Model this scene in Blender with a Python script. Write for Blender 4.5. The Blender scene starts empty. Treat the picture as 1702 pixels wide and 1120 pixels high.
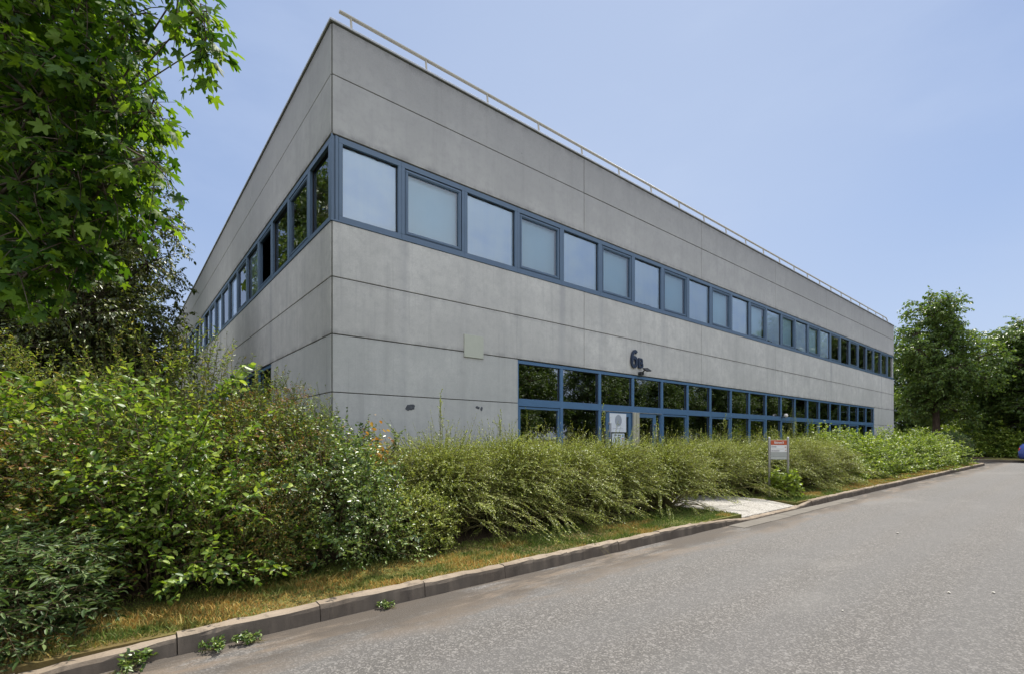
import bpy, bmesh, math, random
import numpy as np
from mathutils import Vector, Matrix

SC = bpy.context.scene
COL = SC.collection
rnd = random.Random(7)

# ------------------------------------------------------------------ camera geometry (metres)
CAM = np.array([-2.788, -8.185, 1.55])
FW = np.array([0.6341, 0.7733, 0.0]); RT = np.array([0.7733, -0.6341, 0.0]); UP = np.array([0, 0, 1.0])
def at(px, py, Z):
    """world point seen at photo pixel (px, py) at real depth Z metres"""
    return CAM + RT*((px-851)/802*Z) + FW*Z + UP*((728-py)/802*Z)

# ------------------------------------------------------------------ object helpers
def link(o, parent=None):
    COL.objects.link(o)
    if parent is not None: o.parent = parent
    return o
def thing(name, label, cat, loc=(0, 0, 0), rz=0.0, group=None):
    o = link(bpy.data.objects.new(name, None))
    o.empty_display_size = 0.2
    o.location = loc; o.rotation_euler = (0, 0, rz)
    return tag(o, label, cat, group)
def tag(o, label, cat, group=None):
    o['label'] = label; o['category'] = cat
    if group: o['group'] = group
    return o
def kind(o, k):
    o['kind'] = k; return o
def mobj(name, me, mats, parent=None):
    o = bpy.data.objects.new(name, me)
    if not isinstance(mats, (list, tuple)): mats = [mats]
    if len(me.materials) == 0:
        for m in mats: me.materials.append(m)
    return link(o, parent)
def dup(root, loc, rz, label, group=None, scale=None):
    r = root.copy(); COL.objects.link(r)
    r.location = loc; r.rotation_euler = (0, 0, rz)
    if scale is not None: r.scale = scale
    r['label'] = label
    if group: r['group'] = group
    for ch in list(root.children):
        c = ch.copy(); COL.objects.link(c); c.parent = r
        for g in list(ch.children):
            d = g.copy(); COL.objects.link(d); d.parent = c
    return r

class MB:
    """collects boxes / prisms / tubes, built as ONE mesh"""
    def __init__(s, T=None, flip=False):
        s.v = []; s.f = []; s.mi = []; s.T = T; s.flip = flip
    def add(s, vs, fs, mi=0):
        n = len(s.v)
        for v in vs: s.v.append(tuple(s.T(*v)) if s.T else tuple(v))
        for f in fs:
            f = [n+i for i in f]
            s.f.append(f[::-1] if s.flip else f); s.mi.append(mi)
    def box(s, a0, a1, b0, b1, c0, c1, mi=0):
        s.add([(a0,b0,c0),(a1,b0,c0),(a1,b1,c0),(a0,b1,c0),(a0,b0,c1),(a1,b0,c1),(a1,b1,c1),(a0,b1,c1)],
              [(3,2,1,0),(4,5,6,7),(0,1,5,4),(1,2,6,5),(2,3,7,6),(3,0,4,7)], mi)
    def quad(s, p, mi=0): s.add(p, [tuple(range(len(p)))], mi)
    def tube(s, pts, rad, n=8, mi=0, cap=True):
        pts = [Vector(p) for p in pts]
        if not isinstance(rad, (list, tuple)): rad = [rad]*len(pts)
        vs = []; fs = []
        prev = None
        for i, p in enumerate(pts):
            d = (pts[min(i+1, len(pts)-1)]-pts[max(i-1, 0)]).normalized()
            if prev is None:
                a = d.cross(Vector((0, 0, 1)))
                if a.length < 0.1: a = d.cross(Vector((1, 0, 0)))
            else: a = prev - d*prev.dot(d)
            a.normalize(); prev = a; b = d.cross(a)
            for k in range(n):
                t = 2*math.pi*k/n
                vs.append(tuple(p + (a*math.cos(t)+b*math.sin(t))*rad[i]))
        for i in range(len(pts)-1):
            for k in range(n):
                fs.append((i*n+k, i*n+(k+1) % n, (i+1)*n+(k+1) % n, (i+1)*n+k))
        if cap:
            fs.append(tuple(range(n))[::-1]); fs.append(tuple((len(pts)-1)*n+k for k in range(n)))
        s.add(vs, fs, mi)
    def lathe(s, prof, c=(0, 0, 0), n=20, mi=0):
        vs = []; fs = []
        for r, z in prof:
            for k in range(n):
                t = 2*math.pi*k/n
                vs.append((c[0]+r*math.cos(t), c[1]+r*math.sin(t), c[2]+z))
        for i in range(len(prof)-1):
            for k in range(n):
                fs.append((i*n+k, i*n+(k+1) % n, (i+1)*n+(k+1) % n, (i+1)*n+k))
        s.add(vs, fs, mi)
    def build(s, name, mats, parent=None, bevel=0.0, smooth=False):
        me = bpy.data.meshes.new(name)
        me.from_pydata(s.v, [], s.f)
        for p, m in zip(me.polygons, s.mi): p.material_index = m
        if bevel > 0:
            bm = bmesh.new(); bm.from_mesh(me)
            bmesh.ops.bevel(bm, geom=list(bm.edges), offset=bevel, segments=1, affect='EDGES', clamp_overlap=True)
            bm.to_mesh(me); bm.free()
        if smooth:
            for p in me.polygons: p.use_smooth = True
        me.update()
        return mobj(name, me, mats, parent)

def np_mesh(name, V, F, mi=None, smooth=False):
    V = np.asarray(V, dtype=np.float32); F = np.asarray(F, dtype=np.int32)
    me = bpy.data.meshes.new(name)
    me.vertices.add(len(V)); me.vertices.foreach_set('co', V.ravel())
    nf, k = F.shape
    me.loops.add(nf*k); me.loops.foreach_set('vertex_index', F.ravel())
    me.polygons.add(nf); me.polygons.foreach_set('loop_start', np.arange(0, nf*k, k, dtype=np.int32))
    if mi is not None: me.polygons.foreach_set('material_index', np.asarray(mi, dtype=np.int32))
    if smooth: me.polygons.foreach_set('use_smooth', np.ones(nf, dtype=bool))
    me.update(calc_edges=True)
    return me

# ------------------------------------------------------------------ materials
def new_mat(name):
    m = bpy.data.materials.new(name); m.use_nodes = True
    nt = m.node_tree; nt.nodes.clear()
    out = nt.nodes.new('ShaderNodeOutputMaterial')
    return m, nt, out
def N(nt, t, **kw):
    n = nt.nodes.new(t)
    for k, v in kw.items():
        if k.startswith('i_'): n.inputs[k[2:].replace('_', ' ')].default_value = v
        else: setattr(n, k, v)
    return n
def L(nt, a, b): nt.links.new(a, b)
def rgba(c): return (c[0], c[1], c[2], 1.0)
def ramp(nt, src, stops, interp='LINEAR'):
    r = nt.nodes.new('ShaderNodeValToRGB'); r.color_ramp.interpolation = interp
    els = r.color_ramp.elements
    while len(els) < len(stops): els.new(0.5)
    for e, (p, c) in zip(els, stops):
        e.position = p
        e.color = rgba(c) if isinstance(c, (tuple, list)) else (c, c, c, 1)
    if src is not None: L(nt, src, r.inputs['Fac'])
    return r.outputs['Color']
def mixc(nt, fac, a, b, mode='MIX'):
    m = nt.nodes.new('ShaderNodeMix'); m.data_type = 'RGBA'; m.blend_type = mode
    for s, v in ((m.inputs['Factor'], fac), (m.inputs['A'], a), (m.inputs['B'], b)):
        if isinstance(v, bpy.types.NodeSocket): L(nt, v, s)
        elif isinstance(v, (tuple, list)): s.default_value = rgba(v)
        else:
            s.default_value = v if s.type == 'VALUE' else (v, v, v, 1)
    # pick the colour sockets explicitly
    return m.outputs['Result']
def mixcol(nt, fac, a, b, mode='MIX'):
    m = nt.nodes.new('ShaderNodeMixRGB'); m.blend_type = mode
    for s, v in ((m.inputs[0], fac), (m.inputs[1], a), (m.inputs[2], b)):
        if isinstance(v, bpy.types.NodeSocket): L(nt, v, s)
        elif isinstance(v, (tuple, list)): s.default_value = rgba(v)
        elif s.type == 'VALUE': s.default_value = v
        else: s.default_value = (v, v, v, 1)
    return m.outputs[0]
def noise(nt, vec, scale, detail=4, rough=0.55, out='Fac'):
    n = N(nt, 'ShaderNodeTexNoise'); n.inputs['Scale'].default_value = scale
    n.inputs['Detail'].default_value = detail; n.inputs['Roughness'].default_value = rough
    if vec is not None: L(nt, vec, n.inputs['Vector'])
    return n.outputs[out]
def mapped(nt, scale=(1, 1, 1), loc=(0, 0, 0), coord='Object'):
    tc = N(nt, 'ShaderNodeTexCoord'); mp = N(nt, 'ShaderNodeMapping')
    mp.inputs['Scale'].default_value = scale; mp.inputs['Location'].default_value = loc
    L(nt, tc.outputs[coord], mp.inputs['Vector']); return mp.outputs['Vector']
def math_(nt, op, a, b=None, c=None, clamp=False):
    m = N(nt, 'ShaderNodeMath'); m.operation = op; m.use_clamp = clamp
    for i, v in enumerate((a, b, c)):
        if v is None: continue
        if isinstance(v, bpy.types.NodeSocket): L(nt, v, m.inputs[i])
        else: m.inputs[i].default_value = v
    return m.outputs[0]
def maprange(nt, v, a, b, c=0.0, d=1.0, smooth=True):
    m = N(nt, 'ShaderNodeMapRange'); m.interpolation_type = 'SMOOTHSTEP' if smooth else 'LINEAR'
    L(nt, v, m.inputs['Value'])
    for k, x in zip(('From Min', 'From Max', 'To Min', 'To Max'), (a, b, c, d)): m.inputs[k].default_value = x
    return m.outputs[0]
def sepxyz(nt, vec):
    s = N(nt, 'ShaderNodeSeparateXYZ'); L(nt, vec, s.inputs[0]); return s.outputs
def bump(nt, h, strength, dist=0.01):
    b = N(nt, 'ShaderNodeBump'); b.inputs['Strength'].default_value = strength; b.inputs['Distance'].default_value = dist
    L(nt, h, b.inputs['Height']); return b.outputs['Normal']
def principled(nt, out, col, rough=0.6, metal=0.0, spec=0.5, normal=None):
    p = N(nt, 'ShaderNodeBsdfPrincipled')
    for s, v in ((p.inputs['Base Color'], col), (p.inputs['Roughness'], rough), (p.inputs['Metallic'], metal), (p.inputs['Specular IOR Level'], spec)):
        if isinstance(v, bpy.types.NodeSocket): L(nt, v, s)
        else: s.default_value = rgba(v) if isinstance(v, (tuple, list)) else v
    if normal is not None: L(nt, normal, p.inputs['Normal'])
    if out is not None: L(nt, p.outputs[0], out.inputs['Surface'])
    return p
def simple(name, col, rough=0.5, metal=0.0, spec=0.5, var=0.15, scale=8.0, bumpy=0.0):
    m, nt, out = new_mat(name)
    v = mapped(nt); n = noise(nt, v, scale, 5)
    c = mixcol(nt, n, tuple(x*(1-var) for x in col), tuple(min(1, x*(1+var)) for x in col))
    nm = bump(nt, noise(nt, v, scale*12, 3), bumpy) if bumpy else None
    principled(nt, out, c, rough, metal, spec, nm)
    return m

def mat_concrete():
    m, nt, out = new_mat('weathered_concrete')
    v = mapped(nt)
    x, y, z = sepxyz(nt, v)
    big = noise(nt, v, 0.45, 6, 0.62)
    med = noise(nt, v, 2.3, 6, 0.6)
    fine = noise(nt, v, 42, 5, .8)
    st = noise(nt, mapped(nt, (3.2, 3.2, 0.16)), 1.0, 6, 0.65)
    st2 = noise(nt, mapped(nt, (11, 11, 0.35), (3, 1, 0)), 1.0, 5, 0.6)
    col = mixcol(nt, maprange(nt, big, .3, .7), (.45, .44, .413), (.60, .585, .545))
    col = mixcol(nt, maprange(nt, med, .35, .7, 0, .65), col, (.42, .41, .39))
    med2 = noise(nt, v, 7.5, 6, .65)
    col = mixcol(nt, maprange(nt, med2, .46, .68, 0, .45), col, (.37, .36, .345))
    # parapet and upper spandrels painted darker: weaker ground bounce up there, partly soot
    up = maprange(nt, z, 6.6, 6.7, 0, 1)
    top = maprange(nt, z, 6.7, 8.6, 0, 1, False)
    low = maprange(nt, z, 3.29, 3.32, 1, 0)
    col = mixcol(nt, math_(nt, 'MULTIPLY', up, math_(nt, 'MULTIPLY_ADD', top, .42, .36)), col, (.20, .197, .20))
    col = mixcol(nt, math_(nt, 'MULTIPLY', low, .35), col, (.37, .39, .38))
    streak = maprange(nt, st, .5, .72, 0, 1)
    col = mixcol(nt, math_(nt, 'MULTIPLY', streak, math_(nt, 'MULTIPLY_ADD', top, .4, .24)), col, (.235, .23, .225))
    s2 = maprange(nt, st2, .55, .74, 0, .45)
    col = mixcol(nt, s2, col, (.29, .285, .28))
    # soot line above the window heads, run-off under the coping and below joints
    for zc, w, a in ((6.69, .13, .55), (8.53, .2, .5), (3.33, .10, .4), (4.24, .06, .25)):
        d = maprange(nt, math_(nt, 'ABSOLUTE', math_(nt, 'SUBTRACT', z, zc)), 0, w, 1, 0)
        d = math_(nt, 'MULTIPLY', d, maprange(nt, noise(nt, mapped(nt, (1.6, 1.6, 1), (zc, 0, 0)), 2.2, 5, .7), .36, .66, 0, a))
        col = mixcol(nt, d, col, (.085, .08, .085))
    # run-off bands below the mullions
    my = math_(nt, 'SUBTRACT', math_(nt, 'PINGPONG', math_(nt, 'ADD', math_(nt, 'ADD', x, y), -1.298), .7), 0.0)
    bw = maprange(nt, my, .03, .16, 1, 0)
    bn = maprange(nt, noise(nt, mapped(nt, (.72, .72, .05), (5, 3, 0)), 1.0, 3, .5), .46, .62)
    bz = math_(nt, 'MULTIPLY', maprange(nt, z, 5.22, 5.19), maprange(nt, z, 3.3, 4.9, .45, 1, False))
    col = mixcol(nt, math_(nt, 'MULTIPLY', math_(nt, 'MULTIPLY', bw, bn), math_(nt, 'MULTIPLY', bz, .62)), col, (.27, .27, .28))
    # pits and blow-holes
    vo = N(nt, 'ShaderNodeTexVoronoi'); vo.inputs['Scale'].default_value = 2.1; L(nt, v, vo.inputs['Vector'])
    pit = maprange(nt, vo.outputs['Distance'], .018, .04, 1, 0)
    pit = math_(nt, 'MULTIPLY', pit, maprange(nt, med, .55, .6, 0, .8))
    col = mixcol(nt, pit, col, (.06, .06, .065))
    col = mixcol(nt, maprange(nt, fine, .38, .66, .0, .42), col, (.34, .335, .33))
    nm = bump(nt, math_(nt, 'ADD', fine, math_(nt, 'MULTIPLY', med, 2.0)), .25, .006)
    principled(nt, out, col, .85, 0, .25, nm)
    return m

def mat_asphalt():
    m, nt, out = new_mat('worn_asphalt')
    v = mapped(nt); x, y, z = sepxyz(nt, v)
    big = noise(nt, v, .22, 5, .6); med = noise(nt, v, 1.7, 6, .65)
    n1 = noise(nt, v, 75, 3, .7)
    vo = N(nt, 'ShaderNodeTexVoronoi'); vo.inputs['Scale'].default_value = 92; L(nt, v, vo.inputs['Vector'])
    vo2 = N(nt, 'ShaderNodeTexVoronoi'); vo2.inputs['Scale'].default_value = 42; L(nt, v, vo2.inputs['Vector'])
    col = mixcol(nt, maprange(nt, big, .3, .7), (.070, .065, .059), (.093, .086, .079))
    col = mixcol(nt, maprange(nt, med, .4, .75, 0, .5), col, (.088, .082, .075))
    stone = N(nt, 'ShaderNodeSeparateColor'); L(nt, vo.outputs['Color'], stone.inputs[0])
    col = mixcol(nt, maprange(nt, stone.outputs[0], .5, 1, 0, .75), col, (.21, .195, .18))
    col = mixcol(nt, maprange(nt, stone.outputs[1], .55, 1, 0, .85), col, (.05, .047, .045))
    st2 = N(nt, 'ShaderNodeSeparateColor'); L(nt, vo2.outputs['Color'], st2.inputs[0])
    col = mixcol(nt, maprange(nt, st2.outputs[0], .9, .95, 0, .3), col, (.27, .255, .24))
    col = mixcol(nt, maprange(nt, n1, .35, .7, 0, .4), col, (.10, .095, .09))
    # wheel tracks, patches, hairline cracks
    tr = math_(nt, 'ABSOLUTE', math_(nt, 'SUBTRACT', math_(nt, 'PINGPONG', math_(nt, 'ADD', y, math_(nt, 'MULTIPLY', big, .8)), .95), .45))
    col = mixcol(nt, maprange(nt, tr, .1, .4, .3, 0), col, (.10, .097, .095))
    pt = noise(nt, mapped(nt, (.5, 1, 1), (7, 2, 0)), .42, 5, .5)
    col = mixcol(nt, maprange(nt, pt, .58, .64, 0, .32), col, (.15, .142, .132))
    # gutter silt along the kerb line
    wob = math_(nt, 'MULTIPLY_ADD', noise(nt, v, .9, 5, .65), .9, -.45)
    yy = math_(nt, 'ADD', y, wob)
    g = maprange(nt, yy, -4.95, -4.3, 0, .95)
    col = mixcol(nt, math_(nt, 'MULTIPLY', g, maprange(nt, noise(nt, mapped(nt, (.5, 2.2, 1)), 1.6, 6, .7), .38, .58)), col, (.13, .10, .074))
    g2 = math_(nt, 'MULTIPLY', maprange(nt, yy, -4.75, -4.25, 0, 1), maprange(nt, noise(nt, mapped(nt, (.35, 1.5, 1), (4, 0, 0)), 1.5, 5, .7), .37, .5, 0, .9))
    col = mixcol(nt, g2, col, (.055, .045, .036))
    nm = bump(nt, math_(nt, 'ADD', vo.outputs['Distance'], n1), .55, .006)
    principled(nt, out, col, .82, 0, .3, nm)
    return m

def mat_kerb():
    m, nt, out = new_mat('kerb_concrete')
    v = mapped(nt)
    col = mixcol(nt, maprange(nt, noise(nt, v, 1.3, 6, .65), .3, .7), (.17, .132, .095), (.27, .22, .168))
    col = mixcol(nt, maprange(nt, noise(nt, mapped(nt, (9, 9, 1.2)), 1, 5, .7), .5, .72, 0, .7), col, (.06, .05, .04))
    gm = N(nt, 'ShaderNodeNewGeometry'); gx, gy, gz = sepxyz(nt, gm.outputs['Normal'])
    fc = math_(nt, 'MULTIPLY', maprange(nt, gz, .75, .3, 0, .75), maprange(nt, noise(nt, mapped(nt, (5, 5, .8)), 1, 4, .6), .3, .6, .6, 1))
    col = mixcol(nt, fc, col, (.06, .05, .042))  # upright faces coloured darker: painted shade together with scuff dirt
    f = noise(nt, v, 90, 3, .7)
    col = mixcol(nt, maprange(nt, f, .45, .8, 0, .4), col, (.12, .10, .08))
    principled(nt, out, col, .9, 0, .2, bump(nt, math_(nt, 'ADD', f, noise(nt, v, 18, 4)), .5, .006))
    return m

def mat_soil_lawn():
    m, nt, out = new_mat('lawn_earth')
    v = mapped(nt); x, y, z = sepxyz(nt, v)
    n1 = noise(nt, v, 14, 6, .7); n2 = noise(nt, v, .8, 5, .6)
    soil = mixcol(nt, n1, (.035, .024, .014), (.085, .06, .038))
    gr = mixcol(nt, n1, (.045, .06, .015), (.16, .15, .045))
    gr = mixcol(nt, maprange(nt, n2, .45, .6), gr, mixcol(nt, n1, (.07, .055, .022), (.17, .125, .05)))
    wob = math_(nt, 'MULTIPLY_ADD', noise(nt, v, 1.4, 4, .6), 1.0, -.5)
    f = maprange(nt, math_(nt, 'ADD', y, wob), -3.05, -2.75)
    far = maprange(nt, y, 4, 8)
    f = math_(nt, 'SUBTRACT', f, far, clamp=True)
    col = mixcol(nt, f, gr, soil)
    principled(nt, out, col, .95, 0, .1, bump(nt, n1, .8, .03))
    return m

def mat_path():
    m, nt, out = new_mat('washed_gravel_slabs')
    v = mapped(nt)
    vo = N(nt, 'ShaderNodeTexVoronoi'); vo.inputs['Scale'].default_value = 55; L(nt, v, vo.inputs['Vector'])
    s = N(nt, 'ShaderNodeSeparateColor'); L(nt, vo.outputs['Color'], s.inputs[0])
    col = mixcol(nt, s.outputs[0], (.17, .155, .135), (.46, .44, .405))
    col = mixcol(nt, maprange(nt, vo.outputs['Distance'], .35, .75, 0, .7), col, (.16, .145, .12))
    col = mixcol(nt, maprange(nt, noise(nt, v, 2.2, 6, .7), .45, .7, 0, .5), col, (.22, .20, .17))
    principled(nt, out, col, .85, 0, .3, bump(nt, vo.outputs['Distance'], .5, .006))
    return m

def leafmat(name, cols, trans=.32, rough=.42, spec=.4, tint=(1.25, 1.35, .55)):
    m, nt, out = new_mat(name)
    g = N(nt, 'ShaderNodeNewGeometry')
    k = len(cols)
    c = ramp(nt, g.outputs['Random Per Island'], [(i/(k-1), cc) for i, cc in enumerate(cols)])
    p = principled(nt, None, c, rough, 0, spec)
    t = N(nt, 'ShaderNodeBsdfTranslucent')
    tc = mixcol(nt, 1.0, c, (min(1, tint[0]*.8), min(1, tint[1]*.74), tint[2]*.8), 'MULTIPLY')
    tc2 = mixcol(nt, 1.0, tc, (.9, .9, .9), 'ADD') if False else tc
    sc = N(nt, 'ShaderNodeVectorMath'); sc.operation = 'SCALE'; sc.inputs['Scale'].default_value = 1.55
    L(nt, tc2, sc.inputs[0]); L(nt, sc.outputs[0], t.inputs['Color'])
    mx = N(nt, 'ShaderNodeMixShader'); mx.inputs[0].default_value = trans
    L(nt, p.outputs[0], mx.inputs[1]); L(nt, t.outputs[0], mx.inputs[2]); L(nt, mx.outputs[0], out.inputs['Surface'])
    return m

def mat_glass(name, tint, ior, rough=.01, wob=.0):
    m, nt, out = new_mat(name)
    fr = N(nt, 'ShaderNodeFresnel'); fr.inputs['IOR'].default_value = ior
    tr = N(nt, 'ShaderNodeBsdfTransparent'); tr.inputs['Color'].default_value = rgba(tint)
    gl = N(nt, 'ShaderNodeBsdfGlossy'); gl.inputs['Roughness'].default_value = rough
    gl.inputs['Color'].default_value = (.93, .96, 1, 1)
    if wob:
        nm = bump(nt, noise(nt, mapped(nt), 1.4, 2, .4), wob, .02)
        L(nt, nm, gl.inputs['Normal'])
    mx = N(nt, 'ShaderNodeMixShader')
    L(nt, fr.outputs[0], mx.inputs[0]); L(nt, tr.outputs[0], mx.inputs[1]); L(nt, gl.outputs[0], mx.inputs[2])
    L(nt, mx.outputs[0], out.inputs['Surface'])
    return m

def mat_film(name, a, b):
    m, nt, out = new_mat(name)
    oi = N(nt, 'ShaderNodeObjectInfo')
    st = noise(nt, mapped(nt, (7, 7, .35)), 1, 5, .6); bl = noise(nt, mapped(nt, (1, 1, 1.4)), 1.3, 4, .5)
    f = math_(nt, 'ADD', maprange(nt, st, .4, .8, 0, .22), maprange(nt, bl, .35, .75, 0, .55), clamp=True)
    c = mixcol(nt, f, a, b)
    c = mixcol(nt, math_(nt, 'MULTIPLY', oi.outputs['Random'], .24), c, tuple(x*.72 for x in b))
    principled(nt, out, c, .8, 0, .2)
    return m
def mat_bark(name, a, b, sc=6):
    m, nt, out = new_mat(name)
    n = noise(nt, mapped(nt, (sc, sc, sc*.25)), 1.5, 7, .7)
    principled(nt, out, mixcol(nt, maprange(nt, n, .3, .7), a, b), .9, 0, .15, bump(nt, n, .8, .03))
    return m

def mat_grass():
    m, nt, out = new_mat('mixed_grass_blades')
    g = N(nt, 'ShaderNodeNewGeometry')
    v = mapped(nt)
    green = ramp(nt, g.outputs['Random Per Island'], [(0, (.045, .085, .012)), (.5, (.085, .13, .02)), (1, (.15, .19, .035))])
    x, y, z = sepxyz(nt, v)
    dry = ramp(nt, g.outputs['Random Per Island'], [(0, (.30, .165, .04)), (.45, (.43, .265, .065)), (.7, (.46, .36, .12)), (.85, (.17, .19, .04)), (1, (.12, .17, .03))])
    dryl = math_(nt, 'MAXIMUM', maprange(nt, x, 2.2, .6), maprange(nt, x, 11.5, 14))
    f = maprange(nt, math_(nt, 'MULTIPLY_ADD', dryl, .12, noise(nt, mapped(nt, (.7, 1.3, 1), (2.3, .6, 0)), 1.15, 5, .6)), .50, .62)
    f = math_(nt, 'MULTIPLY', f, maprange(nt, y, -2.95, -3.25, 0.1, 1))
    c = mixcol(nt, f, green, dry)
    p = principled(nt, None, c, .6, 0, .25)
    t = N(nt, 'ShaderNodeBsdfTranslucent'); L(nt, c, t.inputs['Color'])
    mx = N(nt, 'ShaderNodeMixShader'); mx.inputs[0].default_value = .3
    L(nt, p.outputs[0], mx.inputs[1]); L(nt, t.outputs[0], mx.inputs[2]); L(nt, mx.outputs[0], out.inputs['Surface'])
    return m

M = dict(
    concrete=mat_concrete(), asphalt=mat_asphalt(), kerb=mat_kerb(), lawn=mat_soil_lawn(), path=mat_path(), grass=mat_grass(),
    joint=simple('joint_sealant', (.05, .05, .04), .9),
    coping=simple('coping_metal', (.40, .41, .44), .7, 0),
    rail=simple('rail_paint', (.34, .315, .26), .5, .1),
    roof=simple('roof_felt', (.12, .12, .12), .9),
    frame=simple('blue_frame_paint', (.076, .122, .185), .42, 0, .45, .14, 3),
    frame2=simple('ground_frame_blue', (.066, .142, .255), .42, 0, .45, .14, 3),  # ground floor frames, a brighter blue than the upper ones
    gasket=simple('black_gasket', (.012, .013, .016), .6),
    film=mat_film('white_window_film', (.80, .91, 1.0), (.58, .74, .96)), blind=mat_film('grey_green_blind', (.62, .82, .92), (.54, .76, .88)),
    inner=simple('interior_paint', (.12, .12, .115), .9),
    darkin=simple('dark_interior', (.03, .03, .03), .9),
    glass=mat_glass('clear_coated_glass', (.95, .97, .98), 2.0, .01, .06),
    gdark=mat_glass('tinted_glass', (.28, .34, .33), 3.2, .008, .02),
    post=simple('beige_post_paint', (.38, .36, .28), .5),
    panel=simple('pale_board', (.42, .43, .36), .6, 0, .4, .07),
    navy=simple('navy_enamel', (.008, .018, .045), .4),
    black=simple('black_metal', (.015, .016, .018), .5),
    steel=simple('brushed_steel', (.42, .42, .42), .4, .7),
    grey=simple('grey_post_metal', (.33, .32, .30), .5, .3),
    white=simple('white_board', (.62, .62, .60), .5, 0, .4, .05),
    sheet=simple('pale_grey_board', (.38, .39, .36), .5, 0, .4, .05),
    red=simple('rust_red_board', (.40, .075, .022), .5),
    bark=mat_bark('grey_brown_bark', (.05, .038, .028), (.15, .12, .09)),
    bark2=mat_bark('dark_bark', (.03, .022, .016), (.085, .062, .045)),
    stem=mat_bark('shrub_stem', (.06, .045, .025), (.16, .12, .07), 20),
    twig=mat_bark('green_twig', (.09, .085, .03), (.2, .17, .07), 20),
)

# ------------------------------------------------------------------ sky, sun, camera
SUN_EL, SUN_DIR = math.radians(61), np.array([0.945, 0.327])
def world():
    w = bpy.data.worlds.new('World'); SC.world = w; w.use_nodes = True
    nt = w.node_tree; nt.nodes.clear()
    out = N(nt, 'ShaderNodeOutputWorld'); bg = N(nt, 'ShaderNodeBackground')
    sky = N(nt, 'ShaderNodeTexSky'); sky.sky_type = 'NISHITA'; sky.sun_disc = False
    sky.sun_elevation = SUN_EL
    sky.sun_rotation = math.atan2(SUN_DIR[0], SUN_DIR[1])
    sky.altitude = 60; sky.air_density = 1.0; sky.dust_density = 0.9; sky.ozone_density = 2.2
    # summer haze: paler towards the horizon, with thin uneven veils
    tc = N(nt, 'ShaderNodeTexCoord')
    mp = N(nt, 'ShaderNodeMapping'); mp.inputs['Scale'].default_value = (1, 1, 2.2); L(nt, tc.outputs['Generated'], mp.inputs[0])
    n = noise(nt, mp.outputs[0], 1.5, 7, .5)
    x, y, z = sepxyz(nt, tc.outputs['Generated'])
    hz = ramp(nt, z, [(0, (3.5, 4.1, 5.2)), (.12, (3.1, 3.75, 5.0)), (.35, (2.35, 3.1, 4.75)), (.8, (1.65, 2.3, 3.95))])
    c = mixcol(nt, .84, sky.outputs[0], hz)
    n2 = noise(nt, mapped(nt, (1.2, 1.2, 3.4), (2.1, .4, .7), 'Generated'), 1.9, 8, .55)
    c = mixcol(nt, maprange(nt, n2, .42, .74, 0, .38), c, (3.1, 3.8, 5.3))
    # one broad pale veil high over the far end of the building
    d2 = N(nt, 'ShaderNodeVectorMath'); d2.operation = 'DOT_PRODUCT'; d2.inputs[1].default_value = (.63, .58, .52)
    L(nt, tc.outputs['Generated'], d2.inputs[0])
    c = mixcol(nt, maprange(nt, d2.outputs['Value'], .80, 1.0, 0, .5), c, (3.55, 4.2, 5.4))
    # bright thin cloud sheet over the half of the sky away from the sun (added out of view to fill the shaded walls; the upper windows mirror it)
    dt = N(nt, 'ShaderNodeVectorMath'); dt.operation = 'DOT_PRODUCT'; dt.inputs[1].default_value = (-.60, -.62, .50)
    L(nt, tc.outputs['Generated'], dt.inputs[0])
    f2 = math_(nt, 'MULTIPLY', maprange(nt, dt.outputs['Value'], -.12, .6), maprange(nt, n, .3, .7, .65, 1.0))
    c = mixcol(nt, f2, c, (10.4, 11.0, 12.2))
    L(nt, c, bg.inputs['Color']); bg.inputs['Strength'].default_value = .10
    L(nt, bg.outputs[0], out.inputs['Surface'])
world()
sl = bpy.data.lights.new('sun', 'SUN'); sl.energy = 5.0; sl.angle = math.radians(.53); sl.color = (1, .95, .86)
so = link(bpy.data.objects.new('sun', sl))
sd = Vector((SUN_DIR[0]*math.cos(SUN_EL), SUN_DIR[1]*math.cos(SUN_EL), math.sin(SUN_EL)))
so.rotation_euler = (-sd).to_track_quat('-Z', 'Y').to_euler(); so.location = (20, -2, 30)

cd = bpy.data.cameras.new('camera'); co = link(bpy.data.objects.new('camera', cd)); SC.camera = co
cd.sensor_width = 36; cd.lens = 802/1702*36; cd.shift_y = (728-560)/1702; cd.clip_start = .05; cd.clip_end = 2000
co.location = CAM; co.rotation_euler = (math.pi/2, 0, -math.atan2(FW[0], FW[1]))
SC.view_settings.view_transform = 'Standard'; SC.view_settings.look = 'None'
SC.view_settings.exposure = 0.71; SC.view_settings.gamma = 1.0
SC.cycles.max_bounces = 8; SC.cycles.transparent_max_bounces = 16
SC.cycles.use_denoising = True

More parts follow.
